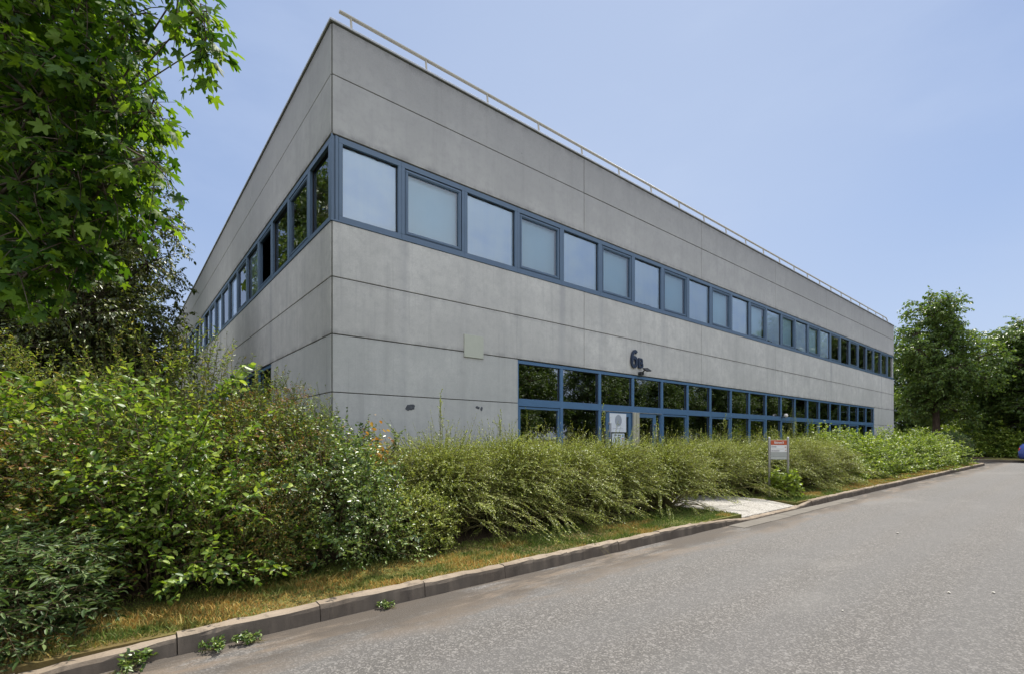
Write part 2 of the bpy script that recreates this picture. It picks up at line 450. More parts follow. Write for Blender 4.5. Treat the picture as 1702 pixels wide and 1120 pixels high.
# ------------------------------------------------------------------ ground, road, kerbs, path
def setting():
    mb = MB(); mb.quad([(-400, -400, -.06), (400, -400, -.06), (400, 400, -.06), (-400, 400, -.06)])
    kind(mb.build('ground', M['lawn']), 'structure')
    mb = MB()
    mb.quad([(-90, -12.2, 0), (42.5, -12.2, 0), (42.5, -3.95, 0), (-90, -3.95, 0)])
    mb.quad([(36.0, -3.95, 0), (42.5, -3.95, 0), (42.5, 70, 0), (36.0, 70, 0)])
    kind(mb.build('road', M['asphalt']), 'structure')
    # raised lawn island behind the kerb, with a rounded corner at the side road
    def island(name, pts, z, mat):
        mb = MB(); n = len(pts)
        mb.add([(x, y, z) for x, y in pts]+[(x, y, -.05) for x, y in pts],
               [tuple(range(n))]+[(i, i+n, (i+1) % n+n, (i+1) % n) for i in range(n)])
        return kind(mb.build(name, mat), 'structure')
    arc = [(35.2+1.7*math.sin(a), -2.2-1.7*math.cos(a)) for a in np.linspace(0, math.pi/2, 7)]
    island('lawn', [(-90, -3.9), (6.32, -3.9), (6.32, -3.1), (8.94, -3.1), (8.94, -3.9)]+arc+[(36.9, 70), (-90, 70)], .125, M['lawn'])
    island('verge', [(42.6, -60), (110, -60), (110, 70), (42.6, 70)], .12, M['lawn'])
    island('verge', [(-90, -60), (42.4, -60), (42.4, -12.3), (-90, -12.3)], .12, M['lawn'])
    # kerb: stones laid end to end with open joints; dropped in front of the path
    def kz(x):
        h = .14
        if 5.3 < x < 9.7:
            a = min(1, max(0, (x-5.3)/.9)); b = min(1, max(0, (9.7-x)/.8)); h = .14-.10*min(a, b)
        return h
    mb = MB()
    x = -2.45
    def stone(p, q, h0, h1, w=.14):
        p = Vector((*p, 0)); q = Vector((*q, 0)); d = (q-p).normalized(); n = Vector((-d.y, d.x, 0))
        j = rnd.uniform(-.006, .006); jz = rnd.uniform(-.006, .006)
        prof = [(0, -.1), (0.012, .72), (.022, .93), (.045, 1.0), (w-.02, 1.0), (w, .93), (w, -.1)]
        vs = []
        m = 9
        for i in range(m):
            t = i/(m-1)
            c = p+(q-p)*t; h = h0+(h1-h0)*t
            for k, (o, zz) in enumerate(prof):
                wv = rnd.uniform(-.006, .006) if 0 < k < 6 else 0
                vv = c+n*(o+j+wv); vs.append((vv.x, vv.y, (h+jz)*zz+wv))
        k = len(prof); fs = []
        for i in range(m-1):
            for a in range(k-1): fs.append((i*k+a, (i+1)*k+a, (i+1)*k+a+1, i*k+a+1))
        fs.append(tuple(range(k))); fs.append(tuple((m-1)*k+a for a in range(k))[::-1])
        mb.add(vs, fs)
    while x < 35.0:
        stone((x+.003, -4.0), (x+.996, -4.0), kz(x), kz(x+1)); x += 1.0
    A = [(35.55+1.55*math.sin(a), -2.45-1.55*math.cos(a)) for a in np.linspace(0, math.pi/2, 5)]
    for p, q in zip(A[:-1], A[1:]): stone(p, q, .14, .14)
    for i in range(30): stone((37.1, -.9+i*1.0), (37.1, .09+i*1.0), .14, .14)
    # the left end: old stones sunk almost level with the road
    xs = -2.45
    for i, (h0, h1, dy) in enumerate(((.085, .12, -.0), (.075, .085, -.02), (.09, .075, -.03), (.085, .09, -.03), (.09, .09, -.03), (.09, .09, -.03))):
        stone((xs-.812, -4.0+dy-.01), (xs-.004, -4.0+dy), h0, h1, .15); xs -= .82
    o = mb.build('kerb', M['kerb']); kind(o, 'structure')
    mb = MB()
    for i in range(70): 
        stone((42.5, 60-i*1.0), (42.5, 59.01-i*1.0), .14, .14)
    for i in range(80):
        stone((42-i*1.0, -12.2), (41.01-i*1.0, -12.2), .13, .13)
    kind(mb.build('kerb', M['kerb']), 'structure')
    # concrete gutter slabs in front of the dropped kerb
    mb = MB()
    xx = 5.6
    while xx < 11:
        w = rnd.uniform(.9, 1.1)
        mb.box(xx, xx+w-.012, -4.28+rnd.uniform(-.015, .015), -4.0, -.02, .006+rnd.uniform(0, .004)); xx += w
    kind(mb.build('gutter', simple('gutter_concrete', (.125, .112, .095), .9, 0, .2, .35, 3, .3), bevel=.003), 'structure')
    # path slabs of washed gravel up to the entrance, ramped down to the dropped kerb
    mb = MB()
    zf = lambda y: .138-max(0, min(1, (-3.14-y)/.72))*.085
    yy = -3.858
    while yy < -.15:
        xx = 6.33; y1 = min(yy+.612, -.12)
        while xx < 8.9:
            z_ = rnd.uniform(-.002, .002); x1 = xx+.642
            a, b = zf(yy)+z_, zf(y1)+z_
            mb.add([(xx, yy, -.04), (x1, yy, -.04), (x1, y1, -.04), (xx, y1, -.04), (xx, yy, a), (x1, yy, a), (x1, y1, b), (xx, y1, b)],
                   [(3,2,1,0),(4,5,6,7),(0,1,5,4),(1,2,6,5),(2,3,7,6),(3,0,4,7)])
            xx += .65
        yy += .62
    kind(mb.build('path', M['path'], bevel=.004), 'structure')
setting()

# ------------------------------------------------------------------ the office building
MOD = 1.40
def K(k): return (k+.927)*MOD
LEN = K(23.93); DEP = K(23.15)
ZT, ZJ1, ZW1, ZW0, ZJ3, ZJ4, ZJ5, ZJ6, ZJ7 = 8.55, 7.668, 6.68, 5.20, 4.27, 3.306, 2.33, 1.347, .36
B = thing('office_building', 'two storey grey concrete panel office building with blue window bands', 'building', (0, 0, 0))
TR = lambda t, d, z: (t, d, z)
TL = lambda t, d, z: (d, t, z)
TB = lambda t, d, z: (t, DEP-d, z)
TE = lambda t, d, z: (LEN-d, t, z)
G = .0075
def facade(T, flip, length, windows, glz):
    mb = MB(T, flip)
    cols = [0]
    t = K(3.545)
    while t < length-3: cols.append(t); t += 4*MOD
    cols.append(length)
    rows = [(ZJ1, ZT), (ZW1, ZJ1), (ZJ3, ZW0), (ZJ4, ZJ3)]
    if not windows: rows.append((ZW0, ZW1))
    for a, b in zip(cols[:-1], cols[1:]):
        for z0, z1 in rows:
            j = rnd.uniform(0, .005)
            t0 = a+(G if a > 0 else .026); t1 = b-(G if b < length else .026)
            mb.box(t0, t1, j, .16, z0+(G if z0 not in (ZW1,) else 0), z1-(G if z1 not in (ZW0,) else 0))
    low = [(ZJ5, ZJ4), (ZJ6, ZJ5), (ZJ7, ZJ6), (.0, ZJ7)]
    segs = [(0, glz[0]), (glz[1], length)] if glz else list(zip(cols[:-1], cols[1:]))
    for a, b in segs:
        for z0, z1 in low:
            j = rnd.uniform(0, .005)
            mb.box(a+(G if a > 0 else .026), b-(0 if glz and b == glz[0] else .026), j, .16, z0+G, z1-G)
    if glz: mb.box(glz[0]-.0, glz[1], .012, .16, 0, .30)
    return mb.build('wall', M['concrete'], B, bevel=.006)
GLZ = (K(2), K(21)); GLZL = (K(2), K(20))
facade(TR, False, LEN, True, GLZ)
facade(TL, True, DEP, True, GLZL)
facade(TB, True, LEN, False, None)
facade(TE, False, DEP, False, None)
# dark sealant behind every joint
mb = MB()
def bands(T, flip, length, glz):
    q = MB(T, flip)
    for z0, z1 in ((ZW1+.02, ZT-.02), (ZJ4+.02, ZW0-.02)): q.box(.02, length-.02, .022, .15, z0, z1)
    for a, b in ((.02, glz[0]-.02), (glz[1]+.02, length-.02)): q.box(a, b, .022, .15, .0, ZJ4+.02)
    mb.v_off = len(mb.v); n = len(mb.v); mb.v += q.v; mb.f += [[i+n for i in f] for f in q.f]; mb.mi += q.mi
bands(TR, False, LEN, GLZ); bands(TL, True, DEP, GLZL)
for z0, z1 in ((0, ZW0-.01), (ZW1+.01, ZT-.01)): mb.box(.014, .1, .014, .1, z0, z1)
mb.build('joint_seal', M['joint'], B)
# coping, roof, floors
mb = MB()
for (a0, a1, b0, b1) in ((-.03, LEN+.03, -.03, .2), (-.03, LEN+.03, DEP-.2, DEP+.03), (-.03, .2, .2, DEP-.2), (LEN-.2, LEN+.03, .2, DEP-.2)):
    mb.box(a0, a1, b0, b1, ZT-.004, ZT+.035)
mb.build('coping', M['coping'], B, bevel=.006)
mb = MB(); mb.box(.0, LEN, -.0045, .02, ZT-.026, ZT-.006); mb.box(-.0045, .02, .021, DEP, ZT-.026, ZT-.006); mb.build('coping_dark_strip', M['joint'], B)  # raised dark strip just below the coping
mb = MB(); mb.box(.17, LEN-.17, .17, DEP-.17, 7.9, 8.1); mb.build('roof', M['roof'], B)
mb = MB(); mb.box(.18, LEN-.18, .18, DEP-.18, 3.45, 4.2); mb.box(.18, LEN-.18, .18, DEP-.18, .02, .14)
mb.box(5.5, LEN-5.5, 5.5, DEP-5.5, .14, 3.45); mb.box(5.5, LEN-5.5, 5.5, DEP-5.5, 4.2, 7.9)
x = K(3)
for k in range(2, 22, 4):
    mb.box(K(k)-.06, K(k)+.06, .5, 5.5, .14, 3.45); 
mb.build('interior', M['inner'], B)

# roof guard rail
ra = MB(); 
def ty(h): return .035+.12*h
zr = .25
ra.tube([(.16, ty(zr), ZT+.035+zr), (33.35, ty(zr), ZT+.035+zr), (33.5, ty(.12), ZT+.035+.12), (33.55, ty(0), ZT+.035)], .03, 8)
rl = ra.build('guard_rail', M['rail'], B, smooth=True)
pm = MB(); pm.tube([(0, ty(0), 0), (0, ty(.1), .10), (0, ty(zr)-.0, zr-.01)], .021, 6)
pm.box(-.05, .05, .0, .1, 0, .008)
pmesh = pm.build('rail_post', M['rail'], rl)
pmesh.location = (.36, 0, ZT+.035)
for i in range(1, 23):
    c = pmesh.copy(); COL.objects.link(c); c.parent = rl; c.location = (.36+1.467*i, 0, ZT+.035)

def rect_frame(mb, t0, t1, z0, z1, wl, wr, wb, wt, d0, d1, mi=0):
    mb.box(t0, t1, d0, d1, z1-wt, z1, mi); mb.box(t0, t1, d0, d1, z0, z0+wb, mi)
    mb.box(t0, t0+wl, d0, d1, z0+wb, z1-wt, mi); mb.box(t1-wr, t1, d0, d1, z0+wb, z1-wt, mi)
def pane(T, flip, t0, t1, z0, z1, d, mat, parent):
    q = MB(T, flip); e = [rnd.uniform(-.003, .003) for _ in range(2)]
    q.quad([(t0, d+e[0], z0), (t1, d+e[1], z0), (t1, d-e[0], z1), (t0, d-e[1], z1)]); return q.build('pane', mat, parent)
def ragged(T, flip, t0, t1, z0, z1, d, mat, parent, name, amp, gapb):
    q = MB(T, flip); pts = []
    ph = rnd.uniform(0, 6)
    n = 14
    for i in range(n+1):
        f = i/n; pts.append((t0+(t1-t0)*f, d, z0+gapb*(1+math.sin(ph+f*3.1))*.5+rnd.uniform(0, amp)))
    for i in range(1, 9): pts.append((t1-rnd.uniform(0, amp*.5), d, z0+(z1-z0)*i/9))
    for i in range(n+1): pts.append((t1-(t1-t0)*i/n, d, z1-rnd.uniform(0, amp)-gapb*.2))
    for i in range(1, 9): pts.append((t0+rnd.uniform(0, amp*.5), d, z1-(z1-z0)*i/9))
    q.quad(pts); return q.build(name, mat, parent)

def upper_window(T, flip, t0, t1, opening, cover, open_state=False):
    fm = MB(T, flip); j = .068
    rect_frame(fm, t0+.001, t1-.001, ZW0+.012, ZW1-.014, j, j, .115, .10, .02, .12)
    fm.box(t0+.001, t1-.001, -.012, .02, ZW0+.004, ZW0+.032)          # drip sill nose
    w = fm.build('window', M['frame'], B, bevel=.003)
    a0, a1, c0, c1 = t0+j, t1-j, ZW0+.127, ZW1-.114
    gk = MB(T, flip)
    if opening:
        s = MB(T, flip)
        rect_frame(s, a0+.014, a1-.014, c0+.014, c1-.014, .062, .062, .062, .062, .034, .10)
        rect_frame(s, a0+.028, a1-.028, c0+.028, c1-.028, .03, .03, .03, .03, .024, .034)
        so_ = s.build('sash', M['frame'], w, bevel=.0025)
        if open_state:
            so_.location = so_.location
        rect_frame(gk, a0, a1, c0, c1, .018, .018, .018, .018, .055, .10)
        gk.build('gasket', M['gasket'], w)
        b0, b1, e0, e1 = a0+.076, a1-.076, c0+.076, c1-.076
        if not open_state:
            pane(T, flip, b0, b1, e0, e1, .065, M['glass'], w)
        if cover: 
            q = MB(T, flip); q.quad([(b0-.02, .15, e0-.02), (b1+.02, .15, e0-.02), (b1+.02, .15, e1+.02), (b0-.02, .15, e1+.02)])
            q.build('blind', M['blind'], w)
    else:
        rect_frame(gk, a0, a1, c0, c1, .012, .012, .012, .012, .07, .10)
        gk.build('gasket', M['gasket'], w)
        pane(T, flip, a0, a1, c0, c1, .085, M['glass'], w)
        if cover: ragged(T, flip, a0+.004, a1-.004, c0+.004, c1-.004, .096, M['film'], w, 'blind', .018, rnd.choice((.01, .03, .07)))
    return w

edges_r = [.135]+[K(k) for k in range(0, 24)]+[LEN-.03]
for i, (a, b) in enumerate(zip(edges_r[:-1], edges_r[1:])):
    upper_window(TR, False, a, b, i % 2 == 1, i < 17)
edges_l = [.135]+[K(k) for k in range(0, 23)]+[DEP-.03]
for i, (a, b) in enumerate(zip(edges_l[:-1], edges_l[1:])):
    upper_window(TL, True, a, b, i % 2 == 1, (i in (4, 6, 8, 9, 11, 12)), i == 3)
mb = MB()
mb.box(.075, .131, .018, .10, ZW0+.03, ZW1-.012); mb.box(.018, .10, .075, .131, ZW0+.03, ZW1-.012); mb.box(.034, .07, .034, .07, ZW0+.03, ZW1-.012); mb.box(.004, .03, .004, .03, ZW0+.03, ZW1-.012)
mb.box(-.012, .14, -.012, .14, ZW0+.002, ZW0+.03)
mb.build('corner_post', M['frame'], B, bevel=.003)

# ground floor glazing: bays with a top light over a tall light, the entrance in bays 4 and 5
def bay(T, flip, t0, t1, sash, door=False):
    fm = MB(T, flip); j = .046; d0, d1 = .03, .13
    fm.box(t0, t1, d0, d1, ZJ4-.085, ZJ4-.012)
    fm.box(t0+j, t1-j, d0, d1, 2.274, 2.438)
    zb = .30 if not door else .14
    fm.box(t0, t0+j, d0, d1, zb, ZJ4-.085); fm.box(t1-j, t1, d0, d1, zb, ZJ4-.085)
    if not door: fm.box(t0+j, t1-j, d0, d1, zb, .40)
    w = fm.build('window', M['frame2'], B, bevel=.003)
    pane(T, flip, t0+j, t1-j, 2.438, ZJ4-.085, .085, M['gdark'], w)
    gk = MB(T, flip); rect_frame(gk, t0+j, t1-j, 2.438, ZJ4-.085, .01, .01, .01, .01, .07, .11)
    if not door:
        rect_frame(gk, t0+j, t1-j, .40, 2.274, .01, .01, .01, .01, .07, .11)
        if sash:
            s = MB(T, flip); rect_frame(s, t0+j+.012, t1-j-.012, .412, 2.262, .05, .05, .06, .05, .045, .11)
            s.build('sash', M['frame2'], w, bevel=.003)
            pane(T, flip, t0+j+.062, t1-j-.062, .472, 2.212, .08, M['gdark'], w)
        else: pane(T, flip, t0+j, t1-j, .40, 2.274, .085, M['gdark'], w)
    gk.build('gasket', M['gasket'], w)
    return w
for k in range(2, 21): bay(TR, False, K(k), K(k+1), (k % 2 == 0), k in (4, 5))
for k in range(2, 20): bay(TL, True, K(k), K(k+1), (k % 2 == 0))
for s, (a, b) in ((1, (K(4)+.046, K(5)-.07)), (-1, (K(5)+.07, K(6)-.046))):
    # sidelight (outer 0.27 m) and door leaf
    if s == 1: s0, s1, l0, l1 = a, a+.27, a+.275, b
    else: s0, s1, l0, l1 = b-.27, b, a, b-.275
    q = MB(); rect_frame(q, s0, s1, .14, 2.27, .03, .03, .05, .04, .05, .11); w = q.build('window', M['frame2'], B, bevel=.003)
    pane(TR, False, s0+.03, s1-.03, .19, 2.23, .085, M['gdark'], w)
    q = MB(); rect_frame(q, l0, l1, .15, 2.255, .105, .105, .2, .115, .045, .10)
    dd = q.build('door', M['frame2'], B, bevel=.004)
    pane(TR, False, l0+.105, l1-.105, .35, 2.14, .075, M['gdark'], dd)
    hx = l0+.05 if s == 1 else l1-.05
    h = MB(); h.tube([(hx, .04, 1.55), (hx, -.02, 1.55), (hx, -.02, 1.95), (hx, .04, 1.95)], .014, 8)
    for z in (1.55, 1.75, 1.95): h.box(hx-.03, hx+.03, .03, .046, z-.03, z+.03)
    h.build('handle', M['steel'], dd)
q = MB(); q.box(K(4)+.05, K(6)-.05, .024, .03, 2.262, 2.276); q.build('door_track', M['steel'], B)
q = MB(); cxp = K(5)+.07
q.box(cxp-.115, cxp+.0, -.03, .03, .14, 2.262); q.box(cxp+.006, cxp+.115, -.05, .03, .14, 2.262)
q.build('door_post', M['post'], B, bevel=.01)
q = MB(); q.box(K(2)-.02, K(21)+.02, -.04, .03, .262, .298); q.build('window_sill', M['sheet'], B, bevel=.004)

# damaged spots in the lower panels of the corner
def scar(t, z, r, seed):
    rr = random.Random(seed); mb = MB(); n = 18; rings = [(1.0, -.0016), (.72, -.004), (.4, -.0045)]
    vs = []
    for f, d in rings:
        for i in range(n):
            a = 2*math.pi*i/n; q_ = r*f*(1+.28*math.sin(a*2+seed)+rr.uniform(-.14, .14))
            vs.append((t+q_*math.cos(a)*1.1, d, z+q_*math.sin(a)))
    vs.append((t, -.006, z)); fs = []
    for k in range(2):
        for i in range(n): fs.append((k*n+i, k*n+(i+1) % n, (k+1)*n+(i+1) % n, (k+1)*n+i))
    for i in range(n): fs.append((2*n+i, 2*n+(i+1) % n, 3*n))
    mb.add(vs, fs); mb.build('damage_patch', simple('black_mortar', (.085, .09, .10), .95, 0, .2, .8, 26, .6), B)
scar(1.46, 2.13, .072, 1); scar(3.0, 2.19, .036, 2); scar(3.10, 2.165, .034, 5)

# things fixed to the front
def text_mesh(txt, size, ext, bold):
    cu = bpy.data.curves.new('txt', 'FONT'); cu.body = txt; cu.size = size; cu.extrude = ext; cu.offset = bold
    cu.bevel_depth = 0; cu.resolution_u = 6
    o = bpy.data.objects.new('txt', cu); COL.objects.link(o)
    dg = bpy.context.evaluated_depsgraph_get(); dg.update()
    me = bpy.data.meshes.new_from_object(o.evaluated_get(dg))
    bpy.data.objects.remove(o); me.materials.clear()
    xs = [v.co.x for v in me.vertices]; ys = [v.co.y for v in me.vertices]
    return me, min(xs), max(xs), min(ys), max(ys)
def place_text(name, txt, w, h, mat, parent, origin, ax, ay, ext=.002, bold=0.0):
    """text filling w x h, lower-left at origin, along ax / ay"""
    me, x0, x1, y0, y1 = text_mesh(txt, 1.0, 1.0, bold)
    ax = Vector(ax).normalized(); ay = Vector(ay).normalized(); n = ax.cross(ay)
    for v in me.vertices:
        c = v.co
        v.co = Vector(origin)+ax*((c.x-x0)/(x1-x0)*w)+ay*((c.y-y0)/(y1-y0)*h)+n*(c.z*ext)
    return mobj(name, me, mat, parent)
hn = thing('house_number', 'large navy blue 6 with small capital B on the wall over the entrance', 'number sign', (8.1, 0, 3.45))
def stroke(mb, pts, w, y0, y1):
    """flat ribbon of width w along pts (x, z), extruded from y0 to y1 (each piece a hair prouder than the last)"""
    P = [Vector((p[0], p[1])) for p in pts]; n = len(P)
    Lf = []; Rt = []
    for i_ in range(n):
        t_ = (P[min(i_+1, n-1)]-P[max(i_-1, 0)]).normalized(); nn = Vector((-t_.y, t_.x))
        Lf.append(P[i_]+nn*w/2); Rt.append(P[i_]-nn*w/2)
    for i_ in range(n-1):
        e_ = -.0004*i_; a, b, c_, d_ = Lf[i_], Rt[i_], Rt[i_+1], Lf[i_+1]
        mb.add([(a.x, y0+e_, a.y), (b.x, y0+e_, b.y), (c_.x, y0+e_, c_.y), (d_.x, y0+e_, d_.y), (a.x, y1, a.y), (b.x, y1, b.y), (c_.x, y1, c_.y), (d_.x, y1, d_.y)],
               [(0, 1, 2, 3), (7, 6, 5, 4), (4, 5, 1, 0), (5, 6, 2, 1), (6, 7, 3, 2), (7, 4, 0, 3)])
q = MB()
ring = [(.15+.105*math.cos(a), .205+.125*math.sin(a)) for a in np.linspace(math.pi, 3*math.pi, 25)]
stem6 = [(.262, .46), (.235, .492), (.19, .505), (.14, .49), (.095, .44), (.062, .36), (.047, .28)]
stroke(q, stem6+ring, .085, -.05, -.018)
q.box(.13, .17, -.018, 0, .44, .47); q.box(.13, .17, -.018, 0, .07, .10)
q.build('digit', M['navy'], hn)
q = MB()
q.box(.345, .405, -.046, -.018, .06, .34)
up_ = [(.405, .312), (.47, .312)]+[(.47+.045*math.sin(a), .2605+.0515*math.cos(a)) for a in np.linspace(.3, math.pi-.3, 7)]+[(.47, .209), (.405, .209)]
lo_ = [(.405, .195), (.48, .195)]+[(.48+.05*math.sin(a), .1415+.0535*math.cos(a)) for a in np.linspace(.3, math.pi-.3, 7)]+[(.48, .088), (.405, .088)]
stroke(q, up_, .052, -.047, -.018); stroke(q, lo_, .056, -.05, -.018)
q.box(.36, .39, -.018, 0, .28, .31); q.box(.36, .39, -.018, 0, .09, .12)
q.build('letter', M['navy'], hn)
fl = thing('flood_light', 'small black flood light with tilted lamp head under the 6B number', 'lamp', (8.56, 0, 3.312))
q = MB(); q.box(-.09, .04, -.11, -.002, 0, .09); q.tube([(0, -.1, .09), (.02, -.16, .15)], .018, 8); q.build('mount', M['black'], fl, bevel=.008)
q = MB(); q.box(-.11, .11, -.08, .08, -.018, .018); lh = q.build('lamp_head', M['black'], fl, bevel=.008)
lh.location = (.05, -.2, .145); lh.rotation_euler = (math.radians(35), math.radians(-6), 0)
q = MB(); q.box(-.098, .098, -.068, .068, -.022, -.0175); q.build('lens', simple('lamp_lens', (.5, .48, .38), .3), lh)
q = MB(); q.box(2.66, 3.14, -.022, -.0005, 3.205, 3.66)
for x_ in (2.69, 3.11):
    for z_ in (3.235, 3.63): q.box(x_-.008, x_+.008, -.026, -.022, z_-.008, z_+.008)
tag(q.build('blank_sign', M['panel'], bevel=.003), 'blank pale square board fixed to the concrete wall left of the entrance', 'sign')

# notices on the entrance door
px0 = K(4)+.046+.275+.06
p1 = thing('poster', 'white poster with a grey oval emblem on the left entrance door', 'poster', (px0, .03, 1.72))
q = MB(); q.box(0, .70, -.004, .004, 0, .50); q.build('sheet', simple('poster_paper', (.62, .65, .70), .4), p1)
q = MB(); n = 28
q.quad([(.36+.145*math.cos(2*math.pi*i/n), -.0065, .31+.155*math.sin(2*math.pi*i/n)) for i in range(n)])
me_mat, nt, out = new_mat('grey_emblem_print')
vv = mapped(nt, (1, 1, 1)); ww = N(nt, 'ShaderNodeTexWave'); ww.inputs['Scale'].default_value = 14; ww.inputs['Distortion'].default_value = 6; L(nt, vv, ww.inputs['Vector'])
principled(nt, out, mixcol(nt, ww.outputs['Fac'], (.20, .22, .27), (.40, .43, .48)), .5)
q.build('emblem', me_mat, p1)
q = MB()
for i in range(14): q.box(.14+i*.031, .14+i*.031+.02, -.0062, -.0042, .085, .105)
q.build('caption', simple('faint_print', (.40, .42, .46), .5), p1)
p2 = thing('poster', 'pale notice with dark, blue and red pictograms below the oval emblem poster', 'poster', (px0+.1, .03, 1.30))
q = MB(); q.box(0, .52, -.004, .004, 0, .385); q.build('sheet', simple('notice_paper', (.55, .60, .64), .4), p2)
q = MB(); inkd = simple('notice_ink', (.05, .055, .065), .5); inkb = simple('notice_blue', (.05, .14, .42), .5); inkr = simple('notice_red', (.42, .10, .16), .5)
def ink(a, b, c, d, mi): q.box(a, b, -.0062, -.0042, c, d, mi)
ink(.08, .19, .33, .355, 0); ink(.25, .36, .33, .355, 0); ink(.41, .48, .30, .36, 1)
ink(.12, .15, .15, .27, 0)
for z_ in (.15, .205, .26): ink(.25, .35, z_, z_+.025, 0)
ink(.25, .275, .175, .26, 0); ink(.42, .445, .14, .23, 2); ink(.46, .485, .14, .23, 1); ink(.42, .485, .235, .262, 2)
q.build('pictograms', [inkd, inkb, inkr], p2)
p3 = MB(); p3.box(px0+.645, px0+.80, .026, .034, 1.29, 1.50)
tag(p3.build('poster', simple('small_notice_paper', (.50, .53, .46), .4)), 'small pale notice right of the pictogram notice on the door', 'poster')

# globe lamp among the shrubs
gl = thing('globe_lamp', 'small white globe lamp on a bracket at the transom of the ground floor windows', 'lamp', (18.13, 0, 2.40))
q = MB(); q.tube([(0, .03, 0), (0, -.08, 0), (0, -.12, .02)], .014, 8); q.box(-.03, .03, .022, .03, -.03, .03); q.build('bracket', M['black'], gl)
q = MB(); q.lathe([(.0, -.08)]+[(.08*math.cos(a), .08*math.sin(a)) for a in np.linspace(-1.4, 1.4, 11)]+[(0, .08)], (0, -.13, .075), 18)
q.build('globe', simple('globe_plastic', (.72, .66, .62), .35, 0, .5, .05), gl, smooth=True)

# information sign by the path
sg = thing('information_sign', 'grey two-post information sign with red header and white lower board beside the path', 'sign', (9.72, -3.2, .12), math.radians(-50))
sg.scale = (.78, 1, 1)
for sx in (-.27, .27):
    q = MB(); q.tube([(sx, 0, 0), (sx, 0, 1.42), (sx, 0, 1.435)], [.034, .034, .03], 12); q.build('post', M['grey'], sg, smooth=True)
    q = MB(); q.lathe([(.036, 1.43), (.036, 1.445), (.022, 1.462), (.0, 1.468)], (sx, 0, 0), 12); q.build('post_cap', M['steel'], sg)
q = MB(); q.box(-.235, .235, -.012, .012, .92, 1.395); q.build('board', M['sheet'], sg, bevel=.003)
q = MB(); q.box(-.23, .23, -.018, -.0125, 1.275, 1.39); hd = q.build('header', M['red'], sg)
place_text('lettering', 'Bâtiment B', .27, .055, M['white'], hd, (-.13, -.0195, 1.305), (1, 0, 0), (0, 0, 1), .001, .02)
q = MB(); q.box(-.23, .23, -.018, -.0125, 1.10, 1.27); wp = q.build('name_plate', M['white'], sg)
q = MB(); r2 = random.Random(4)
def words(x0, x1, z, h, mi):
    x_ = x0
    while x_ < x1:
        w_ = r2.uniform(.012, .03); q.box(x_, min(x_+w_, x1), -.0205, -.0185, z, z+h, mi); x_ += w_+.008
words(-.21, -.07, 1.215, .028, 0); words(-.21, .14, 1.17, .01, 1); words(-.21, .02, 1.118, .024, 0); words(.17, .215, 1.205, .03, 2); words(.175, .215, 1.13, .02, 2)
q.build('print', [simple('grey_print', (.22, .20, .21), .5), simple('tan_print', (.42, .38, .30), .5), simple('rust_print', (.45, .25, .16), .5)], wp)
q = MB(); words(-.215, .21, 1.055, .006, 0); words(-.215, .2, 1.0, .012, 0)
for z_ in (1.083, 1.035, .985): q.box(-.232, .232, -.0142, -.0122, z_, z_+.004, 0)
q.build('print', simple('pale_print', (.25, .26, .25), .5), sg)

# ------------------------------------------------------------------ foliage
def unit(a): return a/np.maximum(np.linalg.norm(a, axis=-1, keepdims=True), 1e-9)
T_OVAL = (np.array([(0, 0, 0), (.25, .26, .05), (.24, .62, .03), (0, 1, -.12), (-.24, .62, .03), (-.25, .26, .05)]), np.array([(0, 1, 2, 3), (0, 3, 4, 5)]))
T_NARROW = (np.array([(0, 0, 0), (.15, .35, .03), (.12, .7, .02), (0, 1, -.1), (-.12, .7, .02), (-.15, .35, .03)]), np.array([(0, 1, 2, 3), (0, 3, 4, 5)]))
T_DIAM = (np.array([(0, 0, 0), (.3, .5, .08), (0, 1, -.06), (-.3, .5, .08)]), np.array([(0, 1, 2), (0, 2, 3)]))
def maple():
    pts = []
    for a, r in ((180, .05), (150, .30), (128, .52), (112, .62), (100, .50), (84, .40), (74, .50), (60, .80), (50, .98), (40, .78), (30, .52), (22, .55), (12, .85), (0, 1.08)):
        pts.append((a, r))
    pts = pts + [(-a, r) for a, r in pts[-2:0:-1]]
    V = [(0, .42, .04)]
    for a, r in pts:
        t = math.radians(a); x, y = math.sin(t)*r*.62, .42+math.cos(t)*r*.58
        V.append((x, y, -.10*r*r+.02*math.sin(a*.1)))
    n = len(pts)
    return np.array(V), np.array([(0, 1+i, 1+(i+1) % n) for i in range(n)])
T_MAPLE = maple()
def leaves(P, A, Nn, S, T):
    V0, F0 = T
    A = unit(A); R = unit(np.cross(A, Nn)); Q = np.cross(R, A)
    h = np.abs(np.sin(P[:, 0]*913.7+P[:, 1]*371.3+P[:, 2]*651.1)*43758.5) % 1      # every leaf curls its own way
    Zc = V0[None, :, 2]-(h[:, None]*.42-.10)*(V0[None, :, 1]**2)-((h*7.13) % 1-.4)[:, None]*.5*np.abs(V0[None, :, 0])
    V = P[:, None]+S[:, None, None]*(V0[None, :, 0:1]*R[:, None]+V0[None, :, 1:2]*A[:, None]+Zc[..., None]*Q[:, None])
    F = F0[None]+(np.arange(len(P))*len(V0))[:, None, None]
    return V.reshape(-1, 3), F.reshape(-1, F0.shape[1])
